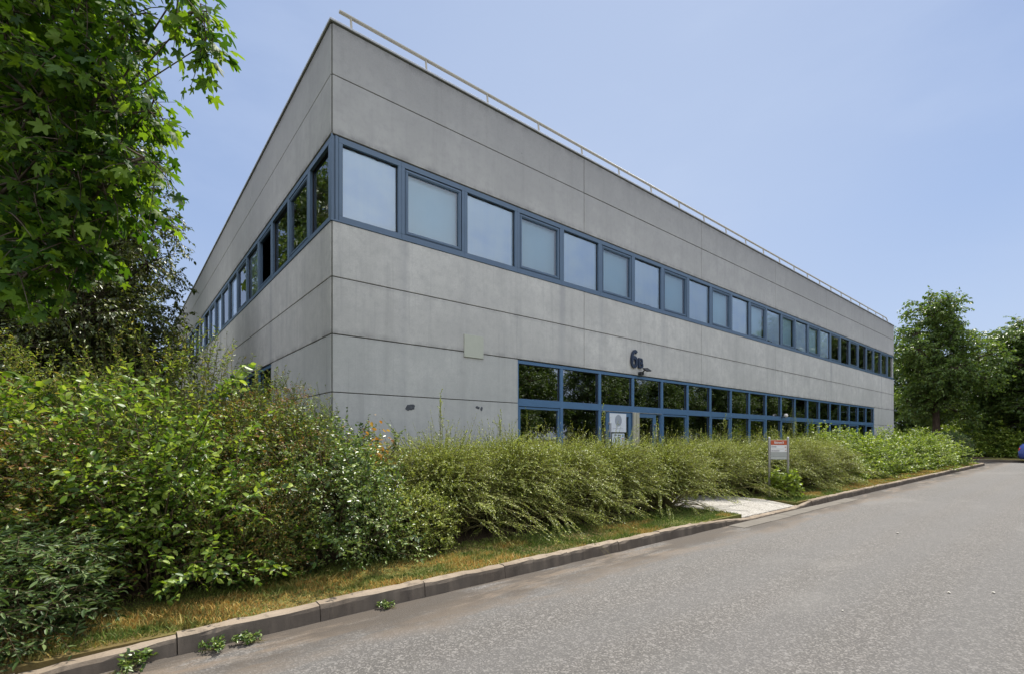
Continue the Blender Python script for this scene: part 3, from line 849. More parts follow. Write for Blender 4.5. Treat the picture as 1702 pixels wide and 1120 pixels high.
def ntubes(paths, radii, n=4):
    """paths (k, m, 3), radii (k, m) -> one tube mesh"""
    k, m, _ = paths.shape
    d = unit(np.gradient(paths, axis=1))
    ref = np.where(np.abs(d[..., 2:3]) > .9, np.array([1., 0, 0]), np.array([0, 0, 1.]))
    a = unit(np.cross(d, ref)); b = np.cross(d, a)
    th = np.arange(n)*2*math.pi/n
    V = paths[:, :, None]+radii[:, :, None, None]*(a[:, :, None]*np.cos(th)[:, None]+b[:, :, None]*np.sin(th)[:, None])
    i = np.arange(m-1)[:, None]*n; j = np.arange(n)[None]
    F = np.stack([i+j, i+(j+1) % n, i+n+(j+1) % n, i+n+j], -1).reshape(-1, 4)
    F = F[None]+(np.arange(k)*m*n)[:, None, None]
    return V.reshape(-1, 3), F.reshape(-1, 4)
def curve_pts(B0, D, Ln, droop, wig, m, rg):
    s = np.linspace(0, 1, m)[None, :, None]
    W = rg.normal(0, 1, (len(B0), 1, 3))*wig
    P = B0[:, None]+D[:, None]*Ln[:, None, None]*s+W*Ln[:, None, None]*s*(1-s)*2
    P[..., 2] -= (droop*Ln)[:, None]*(s[..., 0]**2)
    return P
def sample_curve(P, s):
    m = P.shape[1]; f = np.clip(s, 0, .9999)*(m-1); i = f.astype(int); r = (f-i)[..., None]
    ar = np.arange(len(P))[:, None]
    return P[ar, i]*(1-r)+P[ar, i+1]*r, unit(P[ar, i+1]-P[ar, i])

def shrub_meshes(seed, H, R, ns, nt, nl, lsize, T, lean=80, droop=.15, wig=.12, base=.25, tl=(.14, .36), spread=.8, s0=.3,
                 leaf_ang=.9, flat=.35, fillz=.05, toplift=0.0):
    rg = np.random.default_rng(seed)
    az = rg.uniform(0, 2*math.pi, ns); tilt = np.radians(lean)*np.sqrt(rg.uniform(0, 1, ns))
    D = np.stack([np.sin(tilt)*np.cos(az), np.sin(tilt)*np.sin(az), np.cos(tilt)], 1)
    q_ = np.sqrt(D[:, 0]**2+D[:, 1]**2)
    Ln = 1/((q_/R)**2.6+(D[:, 2]/H)**2.6)**(1/2.6)*rg.uniform(.62, 1.03, ns)
    lump = 1+.16*np.sin(az*3+seed)+.1*np.sin(az*5+seed*2)
    Ln *= lump
    B0 = np.stack([D[:, 0]*base*R*rg.uniform(.2, 1.2, ns), D[:, 1]*base*R*rg.uniform(.2, 1.2, ns), np.full(ns, fillz)], 1)
    dr = droop*rg.uniform(.4, 1.5, ns)*np.sin(tilt)
    P = curve_pts(B0, unit(D+np.array([0, 0, .25])*droop*2), Ln, dr, wig, 7, rg)
    V1, F1 = ntubes(P, np.linspace(.010, .003, 7)[None]*np.ones((ns, 1))*(.6+.5*H/2), 4)
    s = rg.uniform(s0, 1, (ns, nt)); s[:, 0] = 1.0
    Q, tan = sample_curve(P, s)
    Q = Q.reshape(-1, 3); tan = tan.reshape(-1, 3); n2 = len(Q)
    out = unit(Q*np.array([1, 1, .45]))
    TD = unit(tan*(1.1-.55*spread)+rg.normal(0, 1, (n2, 3))*.55*spread+out*.5+np.array([0, 0, .18+toplift]))
    TLn = rg.uniform(tl[0], tl[1], n2)
    W = curve_pts(Q, TD, TLn, np.full(n2, .12)+droop*.5, .1, 4, rg)
    V2, F2 = ntubes(W, np.linspace(.003, .0012, 4)[None]*np.ones((n2, 1)), 3)
    sl_ = (np.arange(nl)+.5)/nl
    sl_ = np.clip(sl_[None]+rg.uniform(-.4, .4, (n2, nl))/nl, .02, .999)
    LP, LT = sample_curve(W, sl_)
    side = np.where(np.arange(nl) % 2 == 0, 1, -1)[None, :, None]
    up = np.array([0, 0, 1.])+rg.normal(0, 1, (n2, nl, 3))*flat
    perp = unit(np.cross(LT, up))
    A = unit(LT*(1.15-leaf_ang*.6)+perp*side*leaf_ang+rg.normal(0, 1, (n2, nl, 3))*.28)
    A = A.reshape(-1, 3); LP = LP.reshape(-1, 3)
    Nn = unit(np.array([0, 0, 1.])+rg.normal(0, 1, A.shape)*(.35+flat))
    S = lsize*rg.uniform(.6, 1.25, len(A))
    ok = LP[:, 2] > .03
    V3, F3 = leaves(LP[ok], A[ok], Nn[ok], S[ok], T)
    stems = np_mesh('stems', np.concatenate([V1, V2]), np.concatenate([F1, F2+len(V1)]))
    fol = np_mesh('foliage', V3, F3)
    return stems, fol
def mound_meshes(seed, H, R, ntw, nl, lsize, T, tl=(.2, .45), inner=.5, lump=.16, out=1.0, up=.25, wild=.45, droop=.15, shoots=.05, leaf_ang=.85, flat=.35, skirt=-.55, nst=45, hold=0.0):
    """dense rounded shrub: leafy twigs over the whole surface of a lumpy mound, on stems from the base"""
    rg = np.random.default_rng(seed)
    d = unit(rg.normal(0, 1, (ntw*3, 3))); d = d[d[:, 2] > skirt][:ntw]; n = len(d)
    zc = H*.42
    lob = unit(rg.normal(0, 1, (14, 3))+np.array([0, 0, .4])); amp = rg.uniform(-.7, 1, 14)*lump
    def radius(d):
        q_ = np.sqrt(d[:, 0]**2+d[:, 1]**2); hz_ = np.where(d[:, 2] > 0, H-zc, zc/.62)
        r = 1/((q_/R)**2.5+(np.abs(d[:, 2])/hz_)**2.5)**(1/2.5)
        return r*(1+(np.exp(9*(d@lob.T-1))*amp).sum(1))
    rad = radius(d)
    C = np.array([0, 0, zc])
    f = inner+(1-inner)*rg.uniform(0, 1, n)**.6
    ln = rg.uniform(tl[0], tl[1], n)
    sh = (rg.uniform(0, 1, n) < shoots) & (d[:, 2] > .1); ln = np.where(sh, ln*rg.uniform(1.5, 2.3, n), ln)
    TD = unit(d*out*np.array([1, 1, .8])+rg.normal(0, 1, (n, 3))*wild+np.array([0, 0, 1.])*up)
    TD = np.where(sh[:, None], unit(TD+np.array([0, 0, .9])), TD)
    P0 = C+d*(rad*f)[:, None]-TD*(ln*.72)[:, None]
    P0[:, 2] = np.maximum(P0[:, 2], .04)
    W = curve_pts(P0, TD, ln, np.where(sh, .06, droop)*rg.uniform(.4, 1.6, n), .08, 5, rg)
    V2, F2 = ntubes(W, np.linspace(.0035, .0012, 5)[None]*np.ones((n, 1)), 3)
    idx = rg.choice(n, nst, replace=False)
    B0 = np.stack([d[idx, 0]*R*.18, d[idx, 1]*R*.18, np.full(nst, .0)], 1)
    s_ = np.linspace(0, 1, 6)[None, :, None]; tip = W[idx, 2]
    mid = B0*.5+tip*.5+np.array([0, 0, .18])*H
    SP = (1-s_)**2*B0[:, None]+2*s_*(1-s_)*mid[:, None]+s_**2*tip[:, None]
    V1, F1 = ntubes(SP, np.linspace(.012, .004, 6)[None]*np.ones((nst, 1)), 4)
    sl_ = np.clip(((np.arange(nl)+.5)/nl)[None]+rg.uniform(-.4, .4, (n, nl))/nl, .02, .999)
    LP, LT = sample_curve(W, sl_)
    side = np.where(np.arange(nl) % 2 == 0, 1, -1)[None, :, None]
    perp = unit(np.cross(LT, np.array([0, 0, 1.])+rg.normal(0, 1, (n, nl, 3))*flat))
    A = unit(LT*(1.15-leaf_ang*.6)+perp*side*leaf_ang+rg.normal(0, 1, (n, nl, 3))*.28).reshape(-1, 3); LP = LP.reshape(-1, 3)
    Nn = unit(np.array([0, 0, 1.])+rg.normal(0, 1, A.shape)*(.35+flat))
    S = lsize*rg.uniform(.55, 1.3, len(A))
    ok = LP[:, 2] > .02
    V3, F3 = leaves(LP[ok], A[ok], Nn[ok], S[ok], T)
    return np_mesh('stems', np.concatenate([V1, V2]), np.concatenate([F1, F2+len(V1)])), np_mesh('foliage', V3, F3)
def merged(*pairs):
    """several (stems, foliage) meshes joined into one pair"""
    out = []
    for k in (0, 1):
        V = []; F = []; off = 0
        for p in pairs:
            me = p[k]; n = len(me.vertices); co = np.empty(n*3, np.float32); me.vertices.foreach_get('co', co)
            li = np.empty(len(me.loops), np.int32); me.loops.foreach_get('vertex_index', li)
            V.append(co.reshape(-1, 3)); F.append(li.reshape(len(me.polygons), -1)+off); off += n
        out.append(np_mesh(('stems', 'foliage')[k], np.concatenate(V), np.concatenate(F)))
        for p in pairs: bpy.data.meshes.remove(p[k])
    return out
def shrub(name, label, cat, loc, rz, me, smat, lmat, group=None, scale=(1, 1, 1)):
    t = thing(name, label, cat, loc, rz, group); t.scale = scale
    mobj('stems', me[0], smat, t); mobj('foliage', me[1], lmat, t)
    return t

LM = dict(
    dogwood=leafmat('dogwood_leaf', [(.025, .06, .008), (.08, .15, .016), (.17, .25, .03), (.30, .37, .07)], .36),
    browny=leafmat('tinged_leaf', [(.03, .06, .010), (.08, .125, .018), (.14, .19, .03), (.16, .14, .03), (.24, .115, .035)], .3),
    privet=leafmat('privet_leaf', [(.02, .045, .008), (.05, .10, .016), (.13, .19, .036), (.27, .33, .12)], .26, .34, .5),
    laurel=leafmat('laurel_leaf', [(.025, .05, .015), (.045, .08, .022), (.07, .115, .03), (.13, .17, .06)], .22, .45, .25),
    wispy=leafmat('wispy_leaf', [(.05, .09, .014), (.13, .19, .026), (.23, .29, .055), (.25, .20, .055)], .38),
    lonic=leafmat('willowy_leaf', [(.04, .07, .010), (.12, .17, .022), (.23, .28, .038), (.32, .365, .065), (.42, .44, .15)], .26, .38, .4),
    bright=leafmat('bright_leaf', [(.04, .08, .011), (.12, .19, .022), (.22, .29, .042), (.32, .38, .085)], .34),
    dark=leafmat('dark_needle', [(.015, .04, .016), (.028, .065, .026), (.05, .095, .036)], .15, .6, .12),
    maple=leafmat('maple_leaf', [(.018, .05, .008), (.045, .10, .012), (.085, .155, .016), (.15, .23, .026)], .48, .55, .22, (1.35, 1.35, .4)),
    brownish=leafmat('dull_leaf', [(.03, .048, .012), (.055, .08, .018), (.085, .112, .026), (.13, .135, .036)], .3, .4, .45),
    mid=leafmat('mid_leaf', [(.045, .085, .018), (.07, .12, .025), (.10, .155, .032), (.14, .19, .045)], .36),
    yellow=leafmat('yellow_leaf', [(.11, .16, .02), (.16, .22, .03), (.21, .27, .045)], .42),
    deep=leafmat('deep_leaf', [(.025, .045, .014), (.04, .065, .018), (.055, .085, .024), (.08, .11, .03)], .26),
    rust=leafmat('rusty_seed', [(.12, .055, .02), (.22, .10, .03), (.30, .15, .045)], .1),
    orange=leafmat('orange_leaf', [(.30, .13, .03), (.42, .20, .04), (.36, .24, .06)], .3),
)

# --- left mixed planting
MG = 'mixed shrubs by the corner'
def heads(root, seed, n, R, H):
    """flat rusty seed heads on the outer shoots"""
    rg = np.random.default_rng(seed); d = unit(rg.normal(0, 1, (n, 3))+np.array([0, 0, .35])); d = d[d[:, 2] > -.15]
    c = d*np.array([R, R, H*.58])*rg.uniform(.9, 1.08, (len(d), 1))+np.array([0, 0, H*.42])
    P = (c[:, None]+rg.normal(0, 1, (len(d), 30, 3))*np.array([.045, .045, .018])).reshape(-1, 3)
    V, F = leaves(P, rg.normal(0, 1, P.shape), rg.normal(0, 1, P.shape)+np.array([0, 0, 1.]), rg.uniform(.012, .026, len(P)), T_DIAM)
    mobj('seed_heads', np_mesh('seed_heads', V, F), LM['rust'], root)
me = merged(mound_meshes(11, 1.65, .95, 780, 12, .062, T_OVAL, (.25, .55), .3, .5, 1, .3, .6, .2, .10), shrub_meshes(111, 2.05, 1.2, 60, 8, 12, .062, T_OVAL, 84, .18, .12, .3, (.2, .45), .9, .4, .75, .3))
shrub('leafy_shrub', 'light green shrub with large oval leaves at the front of the mixed bed', 'shrub', (-2.5, -2.35, .12), .4, me, M['stem'], LM['dogwood'], MG, (1, 1, 1.06))
me = merged(mound_meshes(12, 1.95, 1.0, 1500, 16, .038, T_OVAL, (.2, .45), .3, .5, 1, .35, .6, .12, .16), shrub_meshes(112, 2.4, 1.15, 80, 9, 15, .04, T_OVAL, 70, .1, .12, .3, (.16, .36), .9, .4, .9, .4))
b_ = shrub('leafy_shrub', 'brown-tinged small leaved shrub in the middle of the mixed bed', 'shrub', (-1.35, -1.6, .12), 1.4, me, M['stem'], LM['browny'], MG)
heads(b_, 1, 80, 1.0, 2.1)
b_ = shrub('leafy_shrub', 'brown-tinged small leaved shrub at the left edge of the picture', 'shrub', (-3.75, -2.05, .12), 3.0, me, M['stem'], LM['browny'], MG, (1, 1, .9))
heads(b_, 2, 70, 1.0, 2.1)
b_ = shrub('leafy_shrub', 'small brown-tinged shrub with rusty seed heads low in the front of the mixed bed', 'shrub', (-1.75, -2.75, .12), 5.0, me, M['stem'], LM['browny'], MG, (.5, .5, .6))
heads(b_, 3, 24, .95, 2.05)
me = mound_meshes(13, 1.0, .98, 950, 13, .066, T_NARROW, (.2, .42), .5, .18, 1, .15, .45, .22, .03)
shrub('leafy_shrub', 'low dark bluish narrow leaved shrub overhanging the kerb in the bottom left corner', 'shrub', (-3.7, -3.35, .12), 0, me, M['stem'], LM['laurel'], MG, (.95, .9, .8))
me = merged(mound_meshes(14, 1.35, .88, 1150, 15, .042, T_OVAL, (.18, .4), .3, .5, 1, .25, .6, .15, .12), shrub_meshes(114, 1.65, 1.0, 70, 9, 14, .042, T_OVAL, 84, .15, .12, .3, (.16, .34), .9, .4, .85, .35))
shrub('leafy_shrub', 'glossy small leaved green shrub at the right front of the mixed bed', 'shrub', (-.8, -2.35, .12), 0, me, M['stem'], LM['privet'], MG)
me = mound_meshes(15, 2.3, 1.1, 1700, 18, .044, T_NARROW, (.25, .55), .4, .35, .8, .75, .4, .06, .22, .9, .4)
WS = (('tall wispy shrub with upright fine leaved shoots rising behind the middle of the mixed bed', (-2.3, -.85), 0, (1.05, 1.05, 1.08)),
      ('wispy fine leaved shrub standing behind the left edge of the bed', (-4.0, .8), 2, (1, 1, 1.05)),
      ('wispy fine leaved shrub before the ground floor windows of the left wall', (-1.05, .9), 1, (.9, .9, .90)),
      ('wispy fine leaved shrub just left of the building corner', (-.9, -1.05), 4, (.75, .75, .88)),
      ('wispy shrub further along the left wall, second from the corner', (-1.5, 3.2), 5, (1.0, 1.0, .95)),
      ('wispy shrub furthest along the left wall', (-2.0, 7.0), 3, (1.3, 1.3, 1.08)))
for lb, xy, rz, sc_ in WS: shrub('leafy_shrub', lb, 'shrub', (xy[0], xy[1], .12), rz, me, M['twig'], LM['wispy'], MG, sc_)
me = mound_meshes(16, 2.45, .95, 800, 11, .10, T_OVAL, (.3, .55), .45, .2, .9, .5, .45, .12, .1)
shrub('leafy_shrub', 'tall large leaved bright green shrub under the maple at the left edge', 'shrub', (-4.2, -1.0, .12), 0, me, M['twig'], LM['dogwood'], MG)
me = mound_meshes(17, 1.8, .62, 560, 13, .056, T_OVAL, (.2, .42), .45, .2, .9, .6, .45, .1, .16)
s_ = shrub('leafy_shrub', 'shrub with round leaved shoots and a few orange leaves before the building corner', 'shrub', (-.35, -1.35, .12), 0, me, M['twig'], LM['privet'], MG)
rg = np.random.default_rng(5)
P_ = np.array([.35, -.5, 1.3])+rg.normal(0, 1, (80, 3))*np.array([.13, .10, .17])
V_, F_ = leaves(P_, rg.normal(0, 1, (80, 3))+[0, 0, -.5], rg.normal(0, 1, (80, 3)), rg.uniform(.045, .085, 80), T_OVAL)
mobj('withered_leaves', np_mesh('withered_leaves', V_, F_), LM['orange'], s_)
me = mound_meshes(18, .82, .6, 1100, 16, .026, T_OVAL, (.12, .26), .5, .15, 1, .2, .45, .12, .04)
shrub('leafy_shrub', 'low rounded pale green shrub at the lawn edge left of the willowy shrubs', 'shrub', (.15, -2.6, .12), 0, me, M['stem'], LM['lonic'], MG)
shrub('leafy_shrub', 'rounded fine leaved shrub against the wall between the mixed bed and the willowy row', 'shrub', (.35, -1.5, .12), 2, me, M['stem'], LM['privet'], MG, (1.2, 1.1, 1.5))
me = mound_meshes(19, 1.9, 1.2, 900, 12, .072, T_OVAL, (.22, .45), .5)
shrub('leafy_shrub', 'dense shrub outside the left edge beyond the dark low one', 'shrub', (-5.4, -2.3, .12), 0, me, M['stem'], LM['laurel'], MG)

# --- willowy arching shrubs along the front
LON = [merged(mound_meshes(30+i, 1.32, 1.06, 2300, 44, .020, T_DIAM, (.40, .85), .45, .30, 1.0, .26, .19, .36, .10, .62, .25, .0, 130),
              shrub_meshes(130+i, 1.5, 1.3, 70, 8, 42, .021, T_DIAM, 84, .55, .06, .3, (.3, .7), .20, .55, .62, .25, .05, .0)) for i in range(3)]
WG = 'willowy arching shrubs along the front'
lon_spots = [(.95, -1.95, .0, (1.0, 1.0, 1.03), 'willowy arching shrub at the left end of the front row by the corner wall'),
    (2.15, -1.98, 1.7, (1, 1.02, 1.05), 'second willowy shrub from the corner wall, in the front row'),
    (3.3, -2.0, 4.0, (1.05, 1, 1.0), 'willowy shrub in the middle of the row left of the path'),
    (4.5, -2.1, 5.1, (1.02, 1, 1.0), 'willowy shrub last but one in the row left of the path'),
    (5.85, -2.4, 2.8, (1.0, 1, 1.0), 'willowy shrub at the very end of the left row, beside the slabs'),
    (8.7, -1.8, 2.2, (.95, 1, 1.0), 'willowy shrub facing the entrance door across the path'),
    (9.9, -1.75, 0.8, (1.05, 1.05, 1.0), 'willowy shrub behind the information sign beside the path'),
    (11.1, -2.15, 3.0, (1.1, 1.05, .98), 'first willowy shrub to the right of the information sign'),
    (12.4, -2.1, 5.3, (1.1, 1.05, 1.03), 'second willowy shrub to the right of the information sign'),
    (13.7, -2.1, 1.9, (1.1, 1.05, 1.0), 'third willowy shrub to the right of the information sign'),
    (15.0, -2.2, 4.4, (1.15, 1.05, 1.02), 'last willowy shrub before the bright green shrubs'),
    (12.0, -1.0, .4, (1.1, .9, .97), 'willowy shrub close to the windows behind the row right of the sign'),
    (3.4, -1.1, 3.4, (1.2, .9, .97), 'willowy shrub close to the windows behind the row left of the path')]
for i, (x, y, rz, s, lb) in enumerate(lon_spots):
    shrub('willowy_shrub', lb, 'shrub', (x, y, .12), rz, LON[i % 3], M['twig'], LM['lonic'], WG, (s[0], s[1], s[2]*1.06))
me = mound_meshes(36, .72, .40, 150, 9, .075, T_OVAL, (.15, .32), .4, .2, .9, .4, .5, .12, .1, .8, .35, -.6, 14)
shrub('leafy_shrub', 'small yellow-green leafy shrub growing at the foot of the information sign', 'shrub', (9.8, -3.3, .12), 0, me, M['twig'], LM['yellow'])

# --- bright shrubs further along
BR = [merged(mound_meshes(40+i, 1.38, 1.15, 750, 13, .068, T_OVAL, (.22, .5), .35, .34, 1, .3, .6, .15, .12), shrub_meshes(140+i, 1.6, 1.3, 60, 8, 12, .068, T_OVAL, 84, .15, .12, .3, (.2, .42), .9, .35, .85, .35, .05, .1)) for i in range(2)]
BG = 'bright green shrubs at the far end of the front'
for i, (x, y, s, lb) in enumerate((
    (16.6, -2.0, 1.05, 'bright green shrub next to the last willowy shrub'), (18.6, -2.2, .98, 'second bright green shrub past the willowy row'),
    (20.8, -2.1, 1.0, 'third bright green shrub past the willowy row'), (23.2, -2.2, 1.02, 'fourth bright green shrub past the willowy row'),
    (25.8, -2.3, 1.02, 'fifth bright green shrub past the willowy row'), (28.6, -2.3, 1.06, 'sixth bright green shrub past the willowy row'),
    (31.4, -2.4, 1.06, 'last bright green shrub before the dark blue-green bush'))):
    shrub('leafy_shrub', lb, 'shrub', (x, y, .12), i*1.3, BR[i % 2], M['stem'], LM['bright'], BG, (s*1.1, s, s))
me = mound_meshes(44, 2.1, .8, 240, 10, .085, T_OVAL, (.3, .6), .4, .2, .8, .8, .4, .06, .2)
shrub('leafy_shrub', 'tall yellow-green shoots rising in front of the last ground floor windows', 'shrub', (17.9, -1.2, .12), 0, me, M['twig'], LM['yellow'])
me = shrub_meshes(45, 2.3, .6, 40, 8, 18, .03, T_NARROW, 20, .05, .08, .4, (.2, .4), .5, .3, .95, .3, .05, .3)
shrub('leafy_shrub', 'slender grey-green shoot of fine leaves below the globe lamp', 'shrub', (17.0, -.75, .12), 0, me, M['twig'], LM['lonic'], None, (.5, .5, 1.0))
me = mound_meshes(46, 1.85, 1.3, 1800, 20, .05, T_NARROW, (.22, .5), .5, .15, 1, .35, .4, .1, .05)
shrub('leafy_shrub', 'dark blue-green bush at the road corner past the bright shrubs', 'shrub', (34.6, -2.4, .12), 0, me, M['stem'], LM['dark'])

# --- trees
def tree_meshes(seed, trunk, clumps, spv, nl, lsize, T, twig=(.25, .6), trunk_r=.16, droop=.25, leaf_hang=.5, sides=8):
    """trunk: list of points; clumps: (x,y,z,r) ; local coordinates"""
    rg = np.random.default_rng(seed)
    tp = np.array(trunk, float); m = len(tp)
    Vs = []; Fs = []; off = 0
    def addtube(p, r, n):
        nonlocal off
        v, f = ntubes(np.asarray(p)[None], np.asarray(r)[None], n); Vs.append(v); Fs.append(f+off); off += len(v)
    rr = trunk_r*np.linspace(1, .35, m); rr[0] *= 1.3
    addtube(tp, rr, sides)
    LV = []; LF = []; lo = 0
    for (cx, cy, cz, cr) in clumps:
        c = np.array([cx, cy, cz]); 
        hd = np.linalg.norm(c[:2]-tp[:, :2].mean(0))
        zt = np.clip(cz-hd*.75-.2, tp[0, 2]+.35*(tp[-1, 2]-tp[0, 2]), tp[-1, 2])
        i = np.interp(zt, tp[:, 2], np.arange(m)); i0 = int(min(i, m-2)); o = tp[i0]+(tp[i0+1]-tp[i0])*(i-i0)
        s = np.linspace(0, 1, 6)[:, None]
        mid = (o+c)/2+np.array([0, 0, .12*np.linalg.norm(c-o)])+rg.normal(0, .06, 3)*np.linalg.norm(c-o)
        P = (1-s)**2*o+2*s*(1-s)*mid+s**2*c
        addtube(P, np.linspace(min(trunk_r*.38, .10*cr), min(trunk_r*.1, .03*cr), 6), 5)
        n = max(6, int(spv*cr**2.2))
        d = unit(rg.normal(0, 1, (n, 3)))
        rad = cr*rg.uniform(.25, 1, n)**.5
        Q = c+d*rad[:, None]*np.array([1, 1, .8])
        # sub-branches
        nb = min(n, max(5, n//5))
        ctl = c[None]+(Q[:nb]-c)*.5+rg.normal(0, .08*cr, (nb, 3))
        ss = np.linspace(0, 1, 4)[None, :, None]
        SB = (1-ss)**2*c+2*ss*(1-ss)*ctl[:, None]+ss**2*Q[:nb, None]
        v, f = ntubes(SB, np.linspace(trunk_r*.08, trunk_r*.025, 4)[None]*np.ones((nb, 1)), 4); Vs.append(v); Fs.append(f+off); off += len(v)
        TD = unit(d*.8+rg.normal(0, .5, (n, 3))+np.array([0, 0, .1]))
        TL_ = rg.uniform(twig[0], twig[1], n)
        W = curve_pts(Q-TD*TL_[:, None]*.4, TD, TL_, droop*rg.uniform(.3, 1.4, n), .1, 4, rg)
        v, f = ntubes(W, np.linspace(.005, .002, 4)[None]*np.ones((n, 1))*(trunk_r/.14), 3); Vs.append(v); Fs.append(f+off); off += len(v)
        sl_ = np.clip(((np.arange(nl)+.5)/nl)[None]+rg.uniform(-.4, .4, (n, nl))/nl, .02, .999)
        LP, LT = sample_curve(W, sl_)
        side = np.where(np.arange(nl) % 2 == 0, 1, -1)[None, :, None]
        perp = unit(np.cross(LT, np.array([0, 0, 1.])+rg.normal(0, .3, LT.shape)))
        A = unit(LT*.6+perp*side*.8+rg.normal(0, .3, LT.shape)-np.array([0, 0, leaf_hang])).reshape(-1, 3)
        LP = LP.reshape(-1, 3)
        Nn = unit(np.array([.25, 0, .9])+rg.normal(0, .5, A.shape))
        Sz = lsize*rg.uniform(.45, 1.25, len(A))
        v, f = leaves(LP+A*Sz[:, None]*.25, A, Nn, Sz, T); LV.append(v); LF.append(f+lo); lo += len(v)
    return np_mesh('trunk', np.concatenate(Vs), np.concatenate(Fs), smooth=True), np_mesh('crown', np.concatenate(LV), np.concatenate(LF))
def tree(name, label, loc, rz, me, bark, leaf, group=None, scale=(1, 1, 1)):
    t = thing(name, label, 'tree', loc, rz, group); t.scale = scale
    mobj('trunk', me[0], bark, t); mobj('crown', me[1], leaf, t); return t
def envelope(seed, n, z0, z1, R, cr, shape=1.0, jitter=.2):
    rg = np.random.default_rng(seed); out = []
    for i in range(n):
        f = (i+.5)/n; z = z0+(z1-z0)*f
        w = math.sin(math.pi*min(1, (.12+.83*f**shape)))**.7
        a = i*2.399+rg.uniform(-.4, .4); q_ = R*w*rg.uniform(.35, 1.0)*.85
        out.append((q_*math.cos(a), q_*math.sin(a), z+rg.uniform(-jitter, jitter), cr*rg.uniform(.75, 1.2)*(.65+.5*w)))
    return out

# big maple overhanging from the left
base = at(-90, 728, 5.9); base[2] = .12
cl = [(20, 30, 4.6, .75), (130, 40, 4.8, .62), (210, 30, 4.5, .36), (60, 170, 4.5, .7), (175, 145, 4.6, .52), (245, 185, 4.5, .26), (238, 262, 4.5, .26),
      (120, 290, 4.6, .5), (30, 300, 4.4, .55), (175, 345, 4.7, .3), (70, 400, 4.4, .36), (45, 455, 4.3, .2), (125, 400, 4.6, .32), (20, 420, 4.6, .4), (95, 445, 4.5, .22), (180, 300, 4.9, .45), (322, 20, 4.2, .18), (338, 75, 4.2, .15), (300, -20, 4.3, .2),
      (60, 80, 5.6, .95), (170, 200, 5.6, .7), (60, 280, 5.6, .8), (-60, 200, 5, .9), (-60, 400, 5, .7), (-80, 20, 5.2, 1.0),
      (100, -150, 5.0, .9), (250, -160, 4.8, .6), (0, -300, 5.2, 1.0), (150, -330, 5.4, .8), (-150, -150, 5.4, 1.0), (60, -480, 5.7, .9)]
clw = []
for px, py, Z, r in cl:
    p = at(px, py, Z)-base; clw.append((p[0], p[1], p[2], r))
tp = [(0, 0, -.1), (.02, .02, 1.2), (.08, .0, 2.6), (.05, .06, 4.0), (.15, .05, 5.4), (.2, .1, 6.8), (.2, .1, 8.2)]
me = tree_meshes(51, tp, clw, 190, 8, .14, T_MAPLE, (.25, .5), .16, .35, .45)
tree('maple_tree', 'maple with large lobed leaves overhanging the left edge of the picture', tuple(base), 0, me, M['bark'], LM['maple'])
# dull smaller leaved tree behind it
b2 = at(105, 728, 11.0); b2[2] = .12
me = tree_meshes(52, [(-1.2, .3, -.1), (-1.1, .2, 1.5), (-.6, .1, 3.0), (-.2, 0, 5.0), (-.3, 0, 8.6)], envelope(3, 42, 1.0, 6.4, 2.5, .95, .8)+[(-.5, .3, 7.0, 1.1), (.3, .9, 7.4, .9), (-.9, -.4, 7.9, .9), (-.2, .2, 8.8, .9), (-.6, .5, 9.6, .7), (.1, -.6, 6.6, .9), (1.5, -.9, 5.5, .9), (1.5, -.8, 6.4, .8), (1.2, -.8, 7.4, .8), (1.2, -.2, 8.3, .75)], 150, 16, .09, T_OVAL, (.3, .6), .17)
tree('broadleaf_tree', 'dull dark green tree with small leaves behind the maple left of the building', tuple(b2), 0, me, M['bark2'], LM['brownish'])
# generic crowns
GEN = [tree_meshes(60, [(0, 0, -.1), (.05, 0, 2), (0, .1, 4), (.1, 0, 7), (0, 0, 10)], envelope(5, 44, 2.6, 11.4, 3.7, 1.1, .75, .4), 42, 14, .21, T_OVAL, (.5, 1.1), .26),
       tree_meshes(61, [(0, 0, -.1), (-.1, .1, 2), (.1, 0, 4), (0, -.1, 6.5), (0, 0, 9)], envelope(8, 44, 1.2, 10.5, 4.0, 1.15, .9, .4), 42, 14, .21, T_OVAL, (.5, 1.1), .24)]
def gen(i, label, loc, rz, leaf, group=None, scale=(1, 1, 1), bark='bark2', name='broadleaf_tree'):
    return tree(name, label, (loc[0], loc[1], .1), rz, GEN[i], M[bark], LM[leaf], group, scale)
gen(1, 'green tree beyond the dull dark tree along the left facade', (-4.9, 17.0), 1, 'mid', None, (.85, .85, 1.35))
gen(0, 'green tree far back past the end of the left facade', (-5.4, 29), 2, 'mid', None, (.8, .8, .85))
me = shrub_meshes(70, 3.0, 1.8, 90, 8, 12, .11, T_OVAL, 75, .12, .12, .3, (.3, .7), .9, .25, .85, .4)
shrub('leafy_shrub', 'pale bush seen past the far end of the left facade', 'shrub', (-2.2, 33.5, .1), 0, me, M['stem'], LM['bright'], None, (1, 1, 1.35))
